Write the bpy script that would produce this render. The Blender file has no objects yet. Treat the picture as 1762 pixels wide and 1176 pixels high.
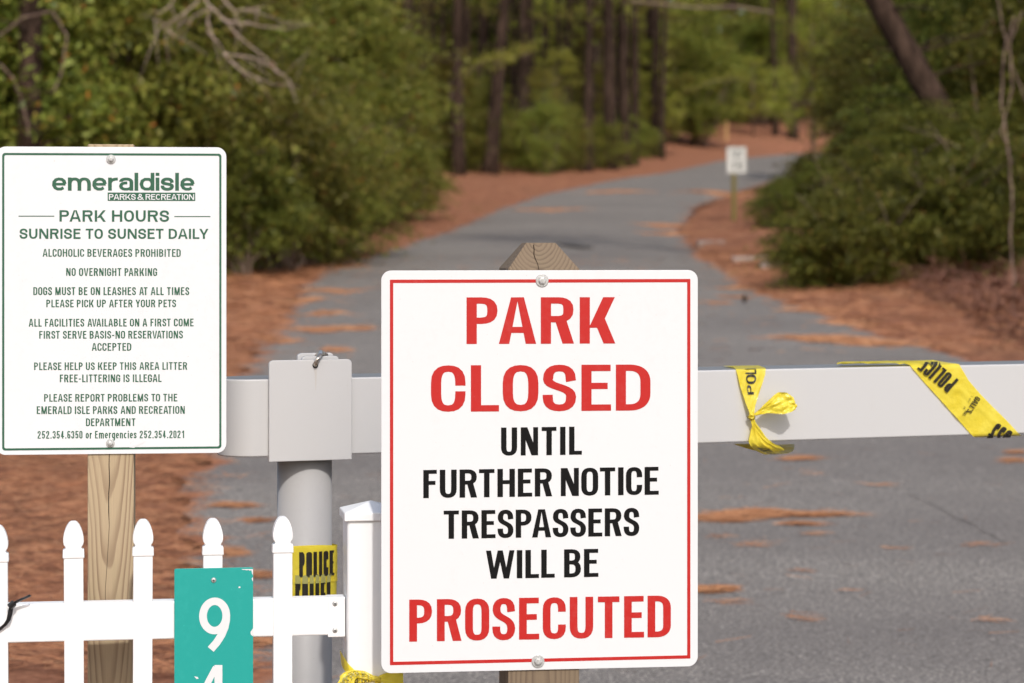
import bpy, bmesh, math, random
import numpy as np
from mathutils import Vector, Matrix
R = math.radians
rng = np.random.default_rng(11)
random.seed(5)
C = bpy.context.scene.collection
SC = bpy.context.scene

# ------------------------------------------------------------------ camera, light, exposure
EYE = 1.55            # lens height above the ground at the signs
F = 4405.0            # focal length in photo pixels (90 mm on full frame, 1762 px wide)
UC, VH = 881.0, 400.0 # column straight ahead, row of the eye level
cam = bpy.data.cameras.new('camera')
cam.sensor_width = 36.0
cam.lens = 36.0 * F / 1762.0
cam.shift_y = -(588.0 - VH) / 1762.0
cam.clip_start = 0.1
cam.clip_end = 600
cam.dof.use_dof = True
cam.dof.focus_distance = 5.0
cam.dof.aperture_fstop = 5.1
cam.dof.aperture_blades = 7
camo = bpy.data.objects.new('camera', cam)
camo.location = (0, 0, EYE)
camo.rotation_euler = (R(90), 0, 0)
C.objects.link(camo)
SC.camera = camo

SUN_EL, SUN_AZ = 43.0, 12.0     # behind the camera, a little to the right
world = bpy.data.worlds.new('World')
SC.world = world
world.use_nodes = True
wn = world.node_tree
sky = wn.nodes.new('ShaderNodeTexSky')
sky.sky_type = 'NISHITA'
sky.sun_disc = False
sky.dust_density = 2.5
sky.ozone_density = 0.6
sky.sun_elevation = R(SUN_EL)
sky.sun_rotation = R(180 - SUN_AZ)
wn.links.new(sky.outputs[0], wn.nodes['Background'].inputs[0])
wn.nodes['Background'].inputs[1].default_value = 0.15
sun = bpy.data.lights.new('sun', 'SUN')
sun.energy = 2.25
sun.angle = R(1.8)
sun.color = (1.0, 0.972, 0.935)
suno = bpy.data.objects.new('sun', sun)
to_sun = Vector((math.sin(R(SUN_AZ)) * math.cos(R(SUN_EL)), -math.cos(R(SUN_AZ)) * math.cos(R(SUN_EL)), math.sin(R(SUN_EL))))
suno.rotation_euler = to_sun.to_track_quat('Z', 'Y').to_euler()
suno.location = (6, -8, 12)
C.objects.link(suno)
vs = SC.view_settings
vs.view_transform = 'Standard'
vs.look = 'None'
vs.exposure = 0.27
vs.gamma = 1.0
vs.use_curve_mapping = False

# ------------------------------------------------------------------ helpers
def P(u, v, Y):
    "world point that stands at depth Y on the line of sight of photo pixel (u, v)"
    return Vector(((u - UC) / F * Y, Y, EYE + (VH - v) / F * Y))

def uX(u, Y):
    return (u - UC) / F * Y

class Plane:
    "an upright plane: origin o, horizontal axis turned by yaw"
    def __init__(self, o, yaw):
        self.o = Vector(o); a = R(yaw); self.yaw = a
        self.x = Vector((math.cos(a), math.sin(a), 0)); self.n = Vector((math.sin(a), -math.cos(a), 0))
    def at(self, u, v):
        d = Vector(((u - UC) / F, 1.0, (VH - v) / F)); e = Vector((0, 0, EYE))
        t = (self.o - e).dot(self.n) / d.dot(self.n)
        p = e + d * t - self.o
        return p.dot(self.x), p.z          # local x, local z

def link(name, me, mat=None, parent=None):
    o = bpy.data.objects.new(name, me)
    C.objects.link(o)
    if mat is not None:
        me.materials.append(mat)
    if parent is not None:
        o.parent = parent
    return o

def thing(name, label, cat, loc=(0, 0, 0), rz=0, group=None):
    o = bpy.data.objects.new(name, None)
    C.objects.link(o)
    o.empty_display_size = 0.1
    o.location = loc
    o.rotation_euler = (0, 0, rz)
    return tag(o, label, cat, group)

def tag(o, label, cat, group=None):
    o['label'] = label; o['category'] = cat
    if group: o['group'] = group
    return o

class MB:
    def __init__(self): self.v = []; self.f = []
    def add(self, vs, fs):
        n = len(self.v); self.v += [tuple(p) for p in vs]; self.f += [tuple(i + n for i in f) for f in fs]; return self
    def box(self, x0, x1, y0, y1, z0, z1):
        vs = [(x, y, z) for z in (z0, z1) for y in (y0, y1) for x in (x0, x1)]
        return self.add(vs, [(0, 2, 3, 1), (4, 5, 7, 6), (0, 1, 5, 4), (2, 6, 7, 3), (0, 4, 6, 2), (1, 3, 7, 5)])
    def prism(self, outline, y0, y1):
        "outline in x, z (anticlockwise seen from the front, -y), extruded in y"
        n = len(outline)
        vs = [(x, y0, z) for x, z in outline] + [(x, y1, z) for x, z in outline]
        fs = [tuple(range(n)), tuple(range(2 * n - 1, n - 1, -1))]
        fs += [(i, i + n, (i + 1) % n + n, (i + 1) % n) for i in range(n)]
        return self.add(vs, fs)
    def prism_z(self, outline, z0, z1):
        n = len(outline)
        vs = [(x, y, z0) for x, y in outline] + [(x, y, z1) for x, y in outline]
        fs = [tuple(range(n - 1, -1, -1)), tuple(range(n, 2 * n))]
        fs += [(i, (i + 1) % n, (i + 1) % n + n, i + n) for i in range(n)]
        return self.add(vs, fs)
    def lathe(self, prof, axis='z', o=(0, 0, 0), n=24):
        "prof: (radius, height) list"
        vs = []
        for r, h in prof:
            for k in range(n):
                a = 2 * math.pi * k / n; c, s = r * math.cos(a), r * math.sin(a)
                p = (c, s, h) if axis == 'z' else (c, -h, s)
                vs.append((p[0] + o[0], p[1] + o[1], p[2] + o[2]))
        fs = []
        for i in range(len(prof) - 1):
            for k in range(n):
                a, b = i * n + k, i * n + (k + 1) % n
                fs.append((a, b, b + n, a + n))
        fs.append(tuple(range(n - 1, -1, -1))); fs.append(tuple(range((len(prof) - 1) * n, len(prof) * n)))
        return self.add(vs, fs)
    def tube(self, pts, rad, n=8, flat=1.0):
        pts = [Vector(p) for p in pts]
        if not hasattr(rad, '__len__'): rad = [rad] * len(pts)
        vs = []; up = Vector((0.13, 0.31, 0.94))
        for i, p in enumerate(pts):
            t = (pts[min(i + 1, len(pts) - 1)] - pts[max(i - 1, 0)]).normalized()
            if abs(t.dot(up)) > 0.97: up = Vector((0.9, 0.3, 0.1))
            a = t.cross(up).normalized(); b = t.cross(a)
            for k in range(n):
                g = 2 * math.pi * k / n
                vs.append(p + (a * math.cos(g) + b * math.sin(g) * flat) * rad[i])
        fs = [(i * n + k, i * n + (k + 1) % n, (i + 1) * n + (k + 1) % n, (i + 1) * n + k) for i in range(len(pts) - 1) for k in range(n)]
        fs.append(tuple(range(n - 1, -1, -1))); fs.append(tuple(range((len(pts) - 1) * n, len(pts) * n)))
        return self.add(vs, fs)
    def grid(self, rows):
        m = len(rows[0]); n = len(rows)
        vs = [p for r in rows for p in r]
        return self.add(vs, [(i * m + k, i * m + k + 1, (i + 1) * m + k + 1, (i + 1) * m + k) for i in range(n - 1) for k in range(m - 1)])
    def mesh(self, name, smooth=False, fix=True):
        me = bpy.data.meshes.new(name)
        me.from_pydata([tuple(p) for p in self.v], [], self.f)
        me.update()
        if fix:
            bm = bmesh.new(); bm.from_mesh(me); bmesh.ops.recalc_face_normals(bm, faces=bm.faces); bm.to_mesh(me); bm.free()
        if smooth:
            me.polygons.foreach_set('use_smooth', [True] * len(me.polygons))
        return me
    def build(self, name, mat, parent=None, smooth=False, bevel=0, seg=2, fix=True):
        o = link(name, self.mesh(name, smooth, fix), mat, parent)
        if bevel:
            m = o.modifiers.new('bevel', 'BEVEL'); m.width = bevel; m.segments = seg; m.limit_method = 'ANGLE'; m.angle_limit = R(35)
            if smooth is False:
                o.data.polygons.foreach_set('use_smooth', [False] * len(o.data.polygons))
        return o

def tri_mesh(name, verts, quads, smooth=False):
    "fast mesh from numpy arrays: verts (n,3), quads (m,4) or (m,3)"
    verts = np.asarray(verts, np.float32); quads = np.asarray(quads, np.int32)
    me = bpy.data.meshes.new(name)
    k = quads.shape[1]; m = len(quads)
    me.vertices.add(len(verts)); me.vertices.foreach_set('co', verts.ravel())
    me.loops.add(m * k); me.loops.foreach_set('vertex_index', quads.ravel())
    me.polygons.add(m); me.polygons.foreach_set('loop_start', np.arange(0, m * k, k, dtype=np.int32))
    me.polygons.foreach_set('loop_total', np.full(m, k, np.int32))
    if smooth: me.polygons.foreach_set('use_smooth', np.ones(m, bool))
    me.update(calc_edges=True); me.validate()
    return me

# ------------------------------------------------------------------ materials
class NT:
    def __init__(self, name):
        self.m = bpy.data.materials.new(name); self.m.use_nodes = True
        self.t = self.m.node_tree; self.b = self.t.nodes['Principled BSDF']
    def n(self, kind, **kw):
        nd = self.t.nodes.new('ShaderNode' + kind)
        for k, v in kw.items():
            if k.startswith('_'): setattr(nd, k[1:], v)
            else: nd.inputs[k.replace('__', ' ')].default_value = v
        return nd
    def l(self, a, b): self.t.links.new(a, b)
    def coord(self, what='Object'): return self.n('TexCoord').outputs[what]
    def noise(self, vec, scale, detail=4, rough=0.55, sc=None):
        if sc is not None:
            mp = self.n('Mapping'); mp.inputs['Scale'].default_value = sc; self.l(vec, mp.inputs[0]); vec = mp.outputs[0]
        nd = self.n('TexNoise', Scale=scale, Detail=detail, Roughness=rough); self.l(vec, nd.inputs['Vector']); return nd.outputs[0]
    def ramp(self, fac, stops):
        nd = self.n('ValToRGB'); cr = nd.color_ramp
        while len(cr.elements) < len(stops): cr.elements.new(0.5)
        for e, (p, c) in zip(cr.elements, stops):
            e.position = p; e.color = (c[0], c[1], c[2], 1) if hasattr(c, '__len__') else (c, c, c, 1)
        self.l(fac, nd.inputs[0]); return nd.outputs[0]
    def mix(self, fac, a, b, mode='MIX'):
        nd = self.n('Mix', _data_type='RGBA', _blend_type=mode)
        for s, v in ((nd.inputs[0], fac), (nd.inputs[6], a), (nd.inputs[7], b)):
            if hasattr(v, 'node'): self.l(v, s)
            elif hasattr(v, '__len__'): s.default_value = (v[0], v[1], v[2], 1)
            else: s.default_value = v
        return nd.outputs[2]
    def math(self, op, a, b=0.0, clamp=False):
        nd = self.n('Math', _operation=op, _use_clamp=clamp)
        for s, v in ((nd.inputs[0], a), (nd.inputs[1], b)):
            if hasattr(v, 'node'): self.l(v, s)
            else: s.default_value = v
        return nd.outputs[0]
    def bump(self, h, strength=0.3, dist=0.01):
        nd = self.n('Bump', Strength=strength, Distance=dist); self.l(h, nd.inputs['Height']); self.l(nd.outputs[0], self.b.inputs['Normal'])
    def set(self, color=None, rough=None, metal=None, spec=None, rough_link=None):
        if color is not None:
            if hasattr(color, 'node'): self.l(color, self.b.inputs['Base Color'])
            else: self.b.inputs['Base Color'].default_value = (*color, 1)
        if rough is not None:
            if hasattr(rough, 'node'): self.l(rough, self.b.inputs['Roughness'])
            else: self.b.inputs['Roughness'].default_value = rough
        if metal is not None: self.b.inputs['Metallic'].default_value = metal
        if spec is not None: self.b.inputs['Specular IOR Level'].default_value = spec
        return self

def m_painted(name, col, dirt=(0.35, 0.3, 0.24), amount=0.12, rough=0.4, scale=14, spec=0.4):
    a = NT(name); co = a.coord()
    big = a.noise(co, scale * 0.25, 3); spots = a.noise(co, scale * 6, 5, 0.65)
    streak = a.noise(co, scale, 4, 0.6, sc=(1, 1, 0.18))
    d = a.ramp(a.math('MULTIPLY', streak, spots), [(0.26, 0.0), (0.52, 1.0)])
    f = a.math('MULTIPLY', d, amount)
    c1 = a.mix(a.math('MULTIPLY', big, 0.10), col, tuple(x * 0.85 for x in col))
    specks = a.ramp(a.noise(co, scale * 16, 2, 0.5), [(0.735, 0.0), (0.76, 0.55)])
    c2 = a.mix(f, c1, dirt)
    a.set(a.mix(a.math('MULTIPLY', specks, min(1, amount * 4)), c2, dirt), a.math('ADD', a.math('MULTIPLY', spots, 0.25), rough - 0.1), spec=spec)
    a.bump(a.noise(co, scale * 3, 3), 0.06, 0.004)
    return a.m

M = {}
M['vinyl'] = m_painted('white_vinyl', (0.83, 0.83, 0.82), amount=0.10, rough=0.38)
M['sheet'] = m_painted('white_sign_sheet', (0.675, 0.677, 0.677), amount=0.09, rough=0.36, scale=10)
M['sheet_old'] = m_painted('weathered_white_sign_sheet', (0.69, 0.70, 0.705), amount=0.10, rough=0.38, scale=10)
M['red'] = m_painted('red_print', (0.45, 0.010, 0.008), dirt=(0.7, 0.3, 0.28), amount=0.08, rough=0.4, scale=18)
M['black'] = m_painted('black_print', (0.006, 0.0055, 0.0055), dirt=(0.03, 0.03, 0.03), amount=0.08, rough=0.6, scale=18, spec=0.12)
M['green'] = m_painted('green_print', (0.022, 0.098, 0.053), dirt=(0.25, 0.36, 0.3), amount=0.16, rough=0.5, scale=25)
M['teal'] = m_painted('teal_reflective_sheet', (0.010, 0.31, 0.27), dirt=(0.05, 0.5, 0.44), amount=0.18, rough=0.4, scale=12)
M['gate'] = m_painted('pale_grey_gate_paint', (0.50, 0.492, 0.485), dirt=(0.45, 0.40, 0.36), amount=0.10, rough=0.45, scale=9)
def grey_top(mat, col):
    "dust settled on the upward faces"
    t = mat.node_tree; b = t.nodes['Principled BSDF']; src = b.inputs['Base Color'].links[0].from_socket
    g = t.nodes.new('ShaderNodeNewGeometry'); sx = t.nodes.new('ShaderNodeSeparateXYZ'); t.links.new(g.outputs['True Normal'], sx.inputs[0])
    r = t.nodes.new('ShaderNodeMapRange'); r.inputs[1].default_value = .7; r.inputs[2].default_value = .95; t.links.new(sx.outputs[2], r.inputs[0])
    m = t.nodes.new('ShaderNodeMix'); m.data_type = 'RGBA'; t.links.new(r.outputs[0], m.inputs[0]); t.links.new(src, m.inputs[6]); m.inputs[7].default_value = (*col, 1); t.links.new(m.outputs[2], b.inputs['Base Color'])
grey_top(M['gate'], (.20, .195, .185))  # upward faces of the gate get a darker grey
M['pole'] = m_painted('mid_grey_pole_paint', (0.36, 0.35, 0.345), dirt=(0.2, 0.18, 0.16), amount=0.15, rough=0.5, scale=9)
M['farsign'] = m_painted('dull_white_sign', (0.62, 0.61, 0.56), amount=0.2, rough=0.5)
M['olive'] = m_painted('olive_yellow_post_paint', (0.14, 0.112, 0.022), amount=0.2, rough=0.6)
M['stakewood'] = m_painted('pale_stake_wood', (0.42, 0.24, 0.10), amount=0.3, rough=0.8)
M['blackplastic'] = m_painted('black_nylon', (0.012, 0.012, 0.013), dirt=(0.06, 0.06, 0.06), amount=0.2, rough=0.35, scale=40)
a = NT('zinc_bolt_metal'); co = a.coord()
a.set(a.ramp(a.noise(co, 300, 4), [(0.3, (0.38, 0.38, 0.37)), (0.7, (0.62, 0.62, 0.6))]), a.ramp(a.noise(co, 500, 3), [(0.3, 0.34), (0.7, 0.55)]), metal=0.45); M['zinc'] = a.m
a = NT('rusty_steel'); co = a.coord()
a.set(a.ramp(a.noise(co, 120, 5), [(0.45, (0.66, 0.63, 0.57)), (0.66, (0.30, 0.19, 0.11))]), 0.33, metal=0.8); M['steel'] = a.m
a = NT('dark_crack'); co = a.coord(); a.set(a.ramp(a.noise(co, 60, 3), [(0.3, (0.010, 0.007, 0.005)), (0.8, (0.028, 0.02, 0.015))]), 0.95, spec=0.1); M['crack'] = a.m
a = NT('rust_stain'); co = a.coord(); a.set(a.ramp(a.noise(co, 80, 4, sc=(1, 1, 0.2)), [(0.3, (0.455, 0.425, 0.385)), (0.7, (0.495, 0.48, 0.465))]), 0.6); M['ruststain'] = a.m

def m_wood(name, pith, base, dark, freq=330.0, tilt=0.09, tint=(0.16, 0.16, 0.06)):
    a = NT(name); co = a.coord()
    sep = a.n('SeparateXYZ'); a.l(co, sep.inputs[0])
    w1 = a.noise(co, 5.0, 2, 0.5, sc=(1.2, 1.2, 0.22)); w2 = a.noise(co, 30.0, 3, 0.5, sc=(1, 1, 0.15))
    x = a.math('ADD', sep.outputs[0], -pith[0]); y = a.math('ADD', sep.outputs[1], -pith[1])
    r = a.math('SQRT', a.math('ADD', a.math('MULTIPLY', x, x), a.math('MULTIPLY', y, y)))
    r = a.math('ADD', r, a.math('MULTIPLY', sep.outputs[2], tilt * 0.4))
    r = a.math('ADD', r, a.math('ADD', a.math('MULTIPLY', w1, 0.050), a.math('MULTIPLY', w2, 0.006)))
    ring = a.math('FRACT', a.math('ADD', a.math('MULTIPLY', r, freq / 6.283), a.math('MULTIPLY', a.noise(co, 14, 3, .6, sc=(1, 1, .12)), 1.6)))
    late = a.ramp(ring, [(0.0, 0.0), (0.45, 0.1), (0.82, 1.0), (0.93, 0.9), (1.0, 0.0)])
    fib = a.noise(co, 420, 4, 0.6, sc=(1, 1, 0.03))
    blot = a.noise(co, 7, 4, 0.6, sc=(1, 1, 0.4))
    c = a.mix(a.math('MULTIPLY', late, a.ramp(a.noise(co, 25, 2, .5, sc=(1, 1, .1)), [(.3, .34), (.7, .80)])), base, dark)
    c = a.mix(a.math('MULTIPLY', fib, 0.45), c, tuple(k * 0.55 for k in base))
    c = a.mix(a.ramp(blot, [(0.5, 0.0), (0.75, 0.35)]), c, tint)
    a.set(c, 0.85, spec=0.2)
    a.bump(a.math('ADD', a.math('MULTIPLY', late, -0.5), fib), 0.35, 0.002)
    return a.m
M['post_old'] = m_wood('weathered_pine_timber', (-0.003, 0.034), (0.47, 0.36, 0.228), (0.17, 0.10, 0.062), freq=760, tilt=-0.16, tint=(0.27, 0.26, 0.11))
M['post_new'] = m_wood('treated_pine_timber', (-0.006, 0.050), (0.225, 0.166, 0.110), (0.095, 0.064, 0.048), freq=900, tilt=0.0, tint=(0.2, 0.17, 0.10))

def m_tape():
    a = NT('yellow_barrier_tape'); co = a.coord()
    c = a.ramp(a.noise(co, 22, 4), [(0.3, (0.84, 0.67, 0.04)), (0.7, (0.90, 0.76, 0.09))])
    a.set(c, 0.28, spec=0.55)
    tr = a.n('BsdfTranslucent'); a.l(c, tr.inputs[0])
    mx = a.n('MixShader', Fac=0.35); a.l(a.b.outputs[0], mx.inputs[1]); a.l(tr.outputs[0], mx.inputs[2])
    out = a.t.nodes['Material Output']; a.l(mx.outputs[0], out.inputs[0])
    a.bump(a.math('ADD', a.noise(co, 55, 5, .6), a.math('MULTIPLY', a.noise(co, 18, 3, .6), 1.5)), 0.55, 0.004)
    return a.m
M['tape'] = m_tape()
a = NT('black_tape_ink'); co = a.coord(); a.set(a.ramp(a.noise(co, 60, 3), [(0.3, (0.010, 0.009, 0.008)), (0.8, (0.03, 0.026, 0.015))]), 0.3); M['ink'] = a.m
a = NT('faded_tape_ink'); co = a.coord(); a.set(a.ramp(a.noise(co, 60, 3), [(0.3, (0.30, 0.29, 0.10)), (0.8, (0.36, 0.34, 0.10))]), 0.3); M['fadeink'] = a.m

def m_leaf(name, stops, trans=0.42, rough=0.5, spec=0.35):
    a = NT(name); g = a.n('NewGeometry'); oi = a.n('ObjectInfo')
    c = a.ramp(g.outputs['Random Per Island'], stops)
    hv = a.n('HueSaturation'); a.l(c, hv.inputs['Color'])
    a.l(a.math('ADD', a.math('MULTIPLY', oi.outputs['Random'], 0.05), 0.475), hv.inputs['Hue'])
    a.l(a.math('ADD', a.math('MULTIPLY', oi.outputs['Random'], 0.6), 0.75), hv.inputs['Value'])
    a.set(hv.outputs[0], rough, spec=spec)
    tr = a.n('BsdfTranslucent'); a.l(hv.outputs[0], tr.inputs[0])
    mx = a.n('MixShader', Fac=trans); a.l(a.b.outputs[0], mx.inputs[1]); a.l(tr.outputs[0], mx.inputs[2])
    a.l(mx.outputs[0], a.t.nodes['Material Output'].inputs[0])
    return a.m
M['leaf'] = m_leaf('shrub_leaves', [(0.0, (0.080, 0.096, 0.014)), (0.40, (0.175, 0.190, 0.028)), (0.78, (0.285, 0.282, 0.048)), (0.965, (0.29, 0.255, 0.06)), (0.995, (0.34, 0.10, 0.02))], rough=.5, spec=.3)
M['leaf_dark'] = m_leaf('dark_evergreen_leaves', [(0.0, (0.055, 0.066, 0.011)), (0.5, (0.130, 0.138, 0.023)), (0.94, (0.235, 0.225, 0.040)), (0.995, (0.20, 0.09, 0.02))], spec=.25)
M['needle_green'] = m_leaf('pine_needles_green', [(0.0, (0.15, 0.162, 0.02)), (0.5, (0.27, 0.27, 0.036)), (0.9, (0.38, 0.34, 0.065)), (1.0, (0.34, 0.19, 0.06))], trans=0.4)
M['straw'] = m_leaf('fallen_pine_straw', [(0.0, (0.06, 0.024, 0.012)), (0.30, (0.26, 0.095, 0.045)), (0.80, (0.44, 0.185, 0.095)), (1.0, (0.46, 0.24, 0.13))], trans=0.05, rough=0.7)
M['brush'] = m_leaf('dead_brush', [(0.0, (0.07, 0.032, 0.016)), (0.5, (0.16, 0.075, 0.04)), (1.0, (0.28, 0.14, 0.08))], trans=0.05, rough=0.8)
a = NT('dark_pine_bark'); co = a.coord()
bn = a.noise(co, 9, 5, 0.65, sc=(1, 1, 0.28))
a.set(a.ramp(bn, [(0.3, (0.016, 0.010, 0.007)), (0.5, (0.045, 0.028, 0.020)), (0.72, (0.105, 0.066, 0.048))]), 0.95, spec=0.1); a.bump(bn, 1.0, 0.05); M['bark'] = a.m
a = NT('pale_bare_twig'); co = a.coord()
a.set(a.ramp(a.noise(co, 12, 4, 0.6), [(0.3, (0.11, 0.068, 0.05)), (0.7, (0.25, 0.17, 0.125))]), 0.9); M['twig'] = a.m
a = NT('pale_dead_wood'); co = a.coord()
a.set(a.ramp(a.noise(co, 12, 4, 0.6), [(0.3, (0.26, 0.185, 0.14)), (0.7, (0.50, 0.38, 0.30))]), 0.9); M['twig_pale'] = a.m
a = NT('brown_twig_bark'); co = a.coord()
a.set(a.ramp(a.noise(co, 12, 4, 0.6), [(0.3, (0.09, 0.058, 0.040)), (0.7, (0.21, 0.14, 0.10))]), 0.9); M['stem'] = a.m

# ------------------------------------------------------------------ lettering: strokes turned into strips
def arc(cx, cy, rx, ry, a0, a1, n=10, e=2.25):
    out = []
    for i in range(n + 1):
        a = R(a0 + (a1 - a0) * i / n); c, s = math.cos(a), math.sin(a)
        out.append((cx + rx * math.copysign(abs(c) ** (2 / e), c), cy + ry * math.copysign(abs(s) ** (2 / e), s)))
    return out
def bez(p0, p1, p2, p3, n=12):
    return [tuple((1 - t) ** 3 * a + 3 * (1 - t) ** 2 * t * b + 3 * (1 - t) * t * t * c + t ** 3 * d for a, b, c, d in zip(p0, p1, p2, p3)) for t in [i / n for i in range(n + 1)]]
def stroke(path, s, t, closed=False):
    q = [path[0]]
    for p in path[1:]:
        if math.dist(p, q[-1]) > 1e-4: q.append(p)
    if closed and math.dist(q[0], q[-1]) < 1e-4: q.pop()
    n = len(q); out = []
    for i in range(n):
        if closed: a, b = q[(i - 1) % n], q[(i + 1) % n]
        else: a, b = q[max(i - 1, 0)], q[min(i + 1, n - 1)]
        dx, dy = b[0] - a[0], b[1] - a[1]; L = math.hypot(dx, dy) or 1; dx /= L; dy /= L
        h = 0.5 * math.sqrt((t * dx) ** 2 + (s * dy) ** 2)
        x, y = q[i]
        out.append(((x - dy * h, y + dx * h), (x + dy * h, y - dx * h)))
    if closed: out.append(out[0])
    return out
def hbar(x0, x1, y0, y1): return [((x0, y1), (x0, y0)), ((x1, y1), (x1, y0))]
def vbar(x0, x1, y0, y1): return [((x0, y0), (x1, y0)), ((x0, y1), (x1, y1))]
def diag(xb, xt, wd, y0=0.0, y1=1.0, wt=None):
    wt = wd if wt is None else wt
    return [((xb, y0), (xb + wd, y0)), ((xt, y1), (xt + wt, y1))]

BW = dict(A=.58, B=.5, C=.49, D=.5, E=.42, F=.4, G=.51, H=.52, I=0, K=.55, L=.40, M=.66, N=.54, O=.51, P=.48, R=.51, S=.48, T=.46, U=.5, V=.56, W=.84, Y=.55,
          e=.47, m=.74, r=.31, a=.46, l=0, d=.48, i=0, s=.43, o=.48, n=.46, g=.48, c=.44)
for ch in '0123456789': BW[ch] = .47
BW.update({'.': 0, '-': .28, '&': .62, "'": 0, ' ': 0})
ROUND = 'CGOQSDe0369oacdgs&'
DIA = 'AVWYKT'
def glyph(ch, w, s, t, xh=0.74, e=2.25):
    hs, ht = s / 2, t / 2
    L_, R_, T_, B_ = hs, w - hs, 1 - ht, ht
    xc = w / 2; rx = max((R_ - L_) / 2, 0.01); ry = min(0.5 - ht, rx * 1.18)
    A = lambda cx, cy, x, y, a0, a1: arc(cx, cy, x, y, a0, a1, e=e)
    G = []
    if ch in 'O0':
        G.append(stroke(A(xc, T_ - ry, rx, ry, 0, 180) + A(xc, B_ + ry, rx, ry, 180, 360), s, t, True))
    elif ch in 'CG':
        wide = T_ - ry - .06 < .545
        if wide: G.append(stroke(A(xc, T_ - ry, rx, ry, 38, 180) + A(xc, B_ + ry, rx, ry, 180, 322 if ch == 'C' else 360) + ([] if ch == 'C' else [(R_, .47)]), s, t))
        end = max(.34, B_ + ry + .06) if ch == 'C' else .47
        if not wide: G.append(stroke([(R_, min(.66, T_ - ry - .06))] + A(xc, T_ - ry, rx, ry, 0, 180) + A(xc, B_ + ry, rx, ry, 180, 360) + [(R_, end)], s, t))
        if ch == 'G': G.append(hbar(xc, w, .40, .40 + t))
    elif ch == 'D':
        r = min(rx * 1.35, R_ - s * .5)
        G += [vbar(0, s, 0, 1), stroke([(s * .6, T_)] + A(R_ - r, T_ - ry, r, ry, 90, 0) + A(R_ - r, B_ + ry, r, ry, 0, -90) + [(s * .6, B_)], s, t)]
    elif ch in 'PRB':
        m = .43 if ch == 'P' else .46
        yb = m + ht; r2 = (T_ - yb) / 2; rr = min(r2 * 1.1, R_ - s * .6); Rp = R_ - (0.02 if ch == 'B' else 0)
        G += [vbar(0, s, 0, 1), stroke([(s * .6, T_)] + A(Rp - rr, T_ - r2, rr, r2, 90, -90) + [(s * .6, yb)], s, t)]
        if ch == 'R': G.append(diag(w - s * 1.12 + .01, w * .5 - s * .35, s * 1.12, 0, m + t))
        if ch == 'B':
            r2 = (yb - B_) / 2; rr = min(r2 * 1.1, R_ - s * .6)
            G.append(stroke([(s * .6, yb)] + A(R_ - rr, B_ + r2, rr, r2, 90, -90) + [(s * .6, B_)], s, t))
    elif ch in 'EF':
        G += [vbar(0, s, 0, 1), hbar(s, w, 1 - t, 1), hbar(s, w * .9, .47, .47 + t)]
        if ch == 'E': G.append(hbar(s, w + .01, 0, t))
    elif ch == 'H': G += [vbar(0, s, 0, 1), vbar(w - s, w, 0, 1), hbar(s, w - s, .46, .46 + t)]
    elif ch == 'I' or ch == 'l': G.append(vbar(0, s, 0, 1))
    elif ch == 'L': G += [vbar(0, s, 0, 1), hbar(s, w, 0, t)]
    elif ch == 'T': G += [hbar(0, w, 1 - t, 1), vbar(xc - hs, xc + hs, 0, 1 - t)]
    elif ch == 'K': G += [vbar(0, s, 0, 1), diag(s * .9, w - s * 1.15, s * 1.15, .34, 1), diag(w - s * 1.15 + .01, s * .9 + (w - 2.05 * s) * .30, s * 1.15, 0, .54)]
    elif ch == 'A':
        d = s * 1.02; ap = min(s * 1.25, w * .45)
        G += [diag(0, xc - ap / 2, d, 0, 1, ap * .56), diag(w - d, xc - ap / 2 + ap * .44, d, 0, 1, ap * .56), hbar(w * .22, w * .78, .235, .235 + t * .95)]
    elif ch == 'V': d = s * 1.02; G += [diag(xc - s * .55, 0, s * .6, 0, 1, d), diag(xc - s * .05, w - d, s * .6, 0, 1, d)]
    elif ch == 'W':
        d = s * .92; q = w * .27
        G += [diag(q - d / 2, 0, d * .95, 0, 1, d), diag(q - d / 2 + .02, xc - d / 2, d * .95, 0, 1, d), diag(w - q - d / 2 - .02, xc - d / 2, d * .95, 0, 1, d), diag(w - q - d / 2, w - d, d * .95, 0, 1, d)]
    elif ch == 'Y': d = s * 1.05; G += [vbar(xc - hs, xc + hs, 0, .42), diag(xc - hs, 0, s, .38, 1, d), diag(xc - hs, w - d, s, .38, 1, d)]
    elif ch == 'N': G += [vbar(0, s * .9, 0, 1), vbar(w - s * .9, w, 0, 1), diag(w - s * 1.2, 0, s * 1.2, 0, 1)]
    elif ch == 'M': G += [vbar(0, s * .9, 0, 1), vbar(w - s * .9, w, 0, 1), diag(xc - s * .5, 0, s, 0, 1, s * 1.1), diag(xc - s * .5, w - s * 1.1, s, 0, 1, s * 1.1)]
    elif ch == 'U': G.append(stroke([(L_, 1)] + A(xc, B_ + ry, rx, ry, 180, 360) + [(R_, 1)], s, t))
    elif ch in 'Ss':
        h = 1 if ch == 'S' else xh; T2 = h - ht; r1 = min(h * .24, ry)
        G.append(stroke([(R_, min(h * .69, T2 - r1 - .045 * h))] + A(xc, T2 - r1, rx * .97, r1, 0, 180) + bez((L_ + .01, T2 - r1), (L_, h * .50), (R_, h * .54), (R_, B_ + r1))[1:] + A(xc, B_ + r1, rx, r1, 0, -180)[1:] + [(L_, max(h * .31, B_ + r1 + .045 * h))], s, t * 1.05))
    elif ch == '1': G += [vbar(xc - hs + .04, xc + hs + .04, 0, 1), diag(xc - .2, xc - hs + .04, s * .9, .72, 1, s * .9)]
    elif ch == '2': G.append(stroke([(L_, .68)] + A(xc, T_ - ry, rx, ry, 180, 0) + bez((R_, T_ - ry), (R_, .48), (L_, .3), (L_, t * .9))[1:], s, t)); G.append(hbar(0, w, 0, t))
    elif ch == '3':
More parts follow.
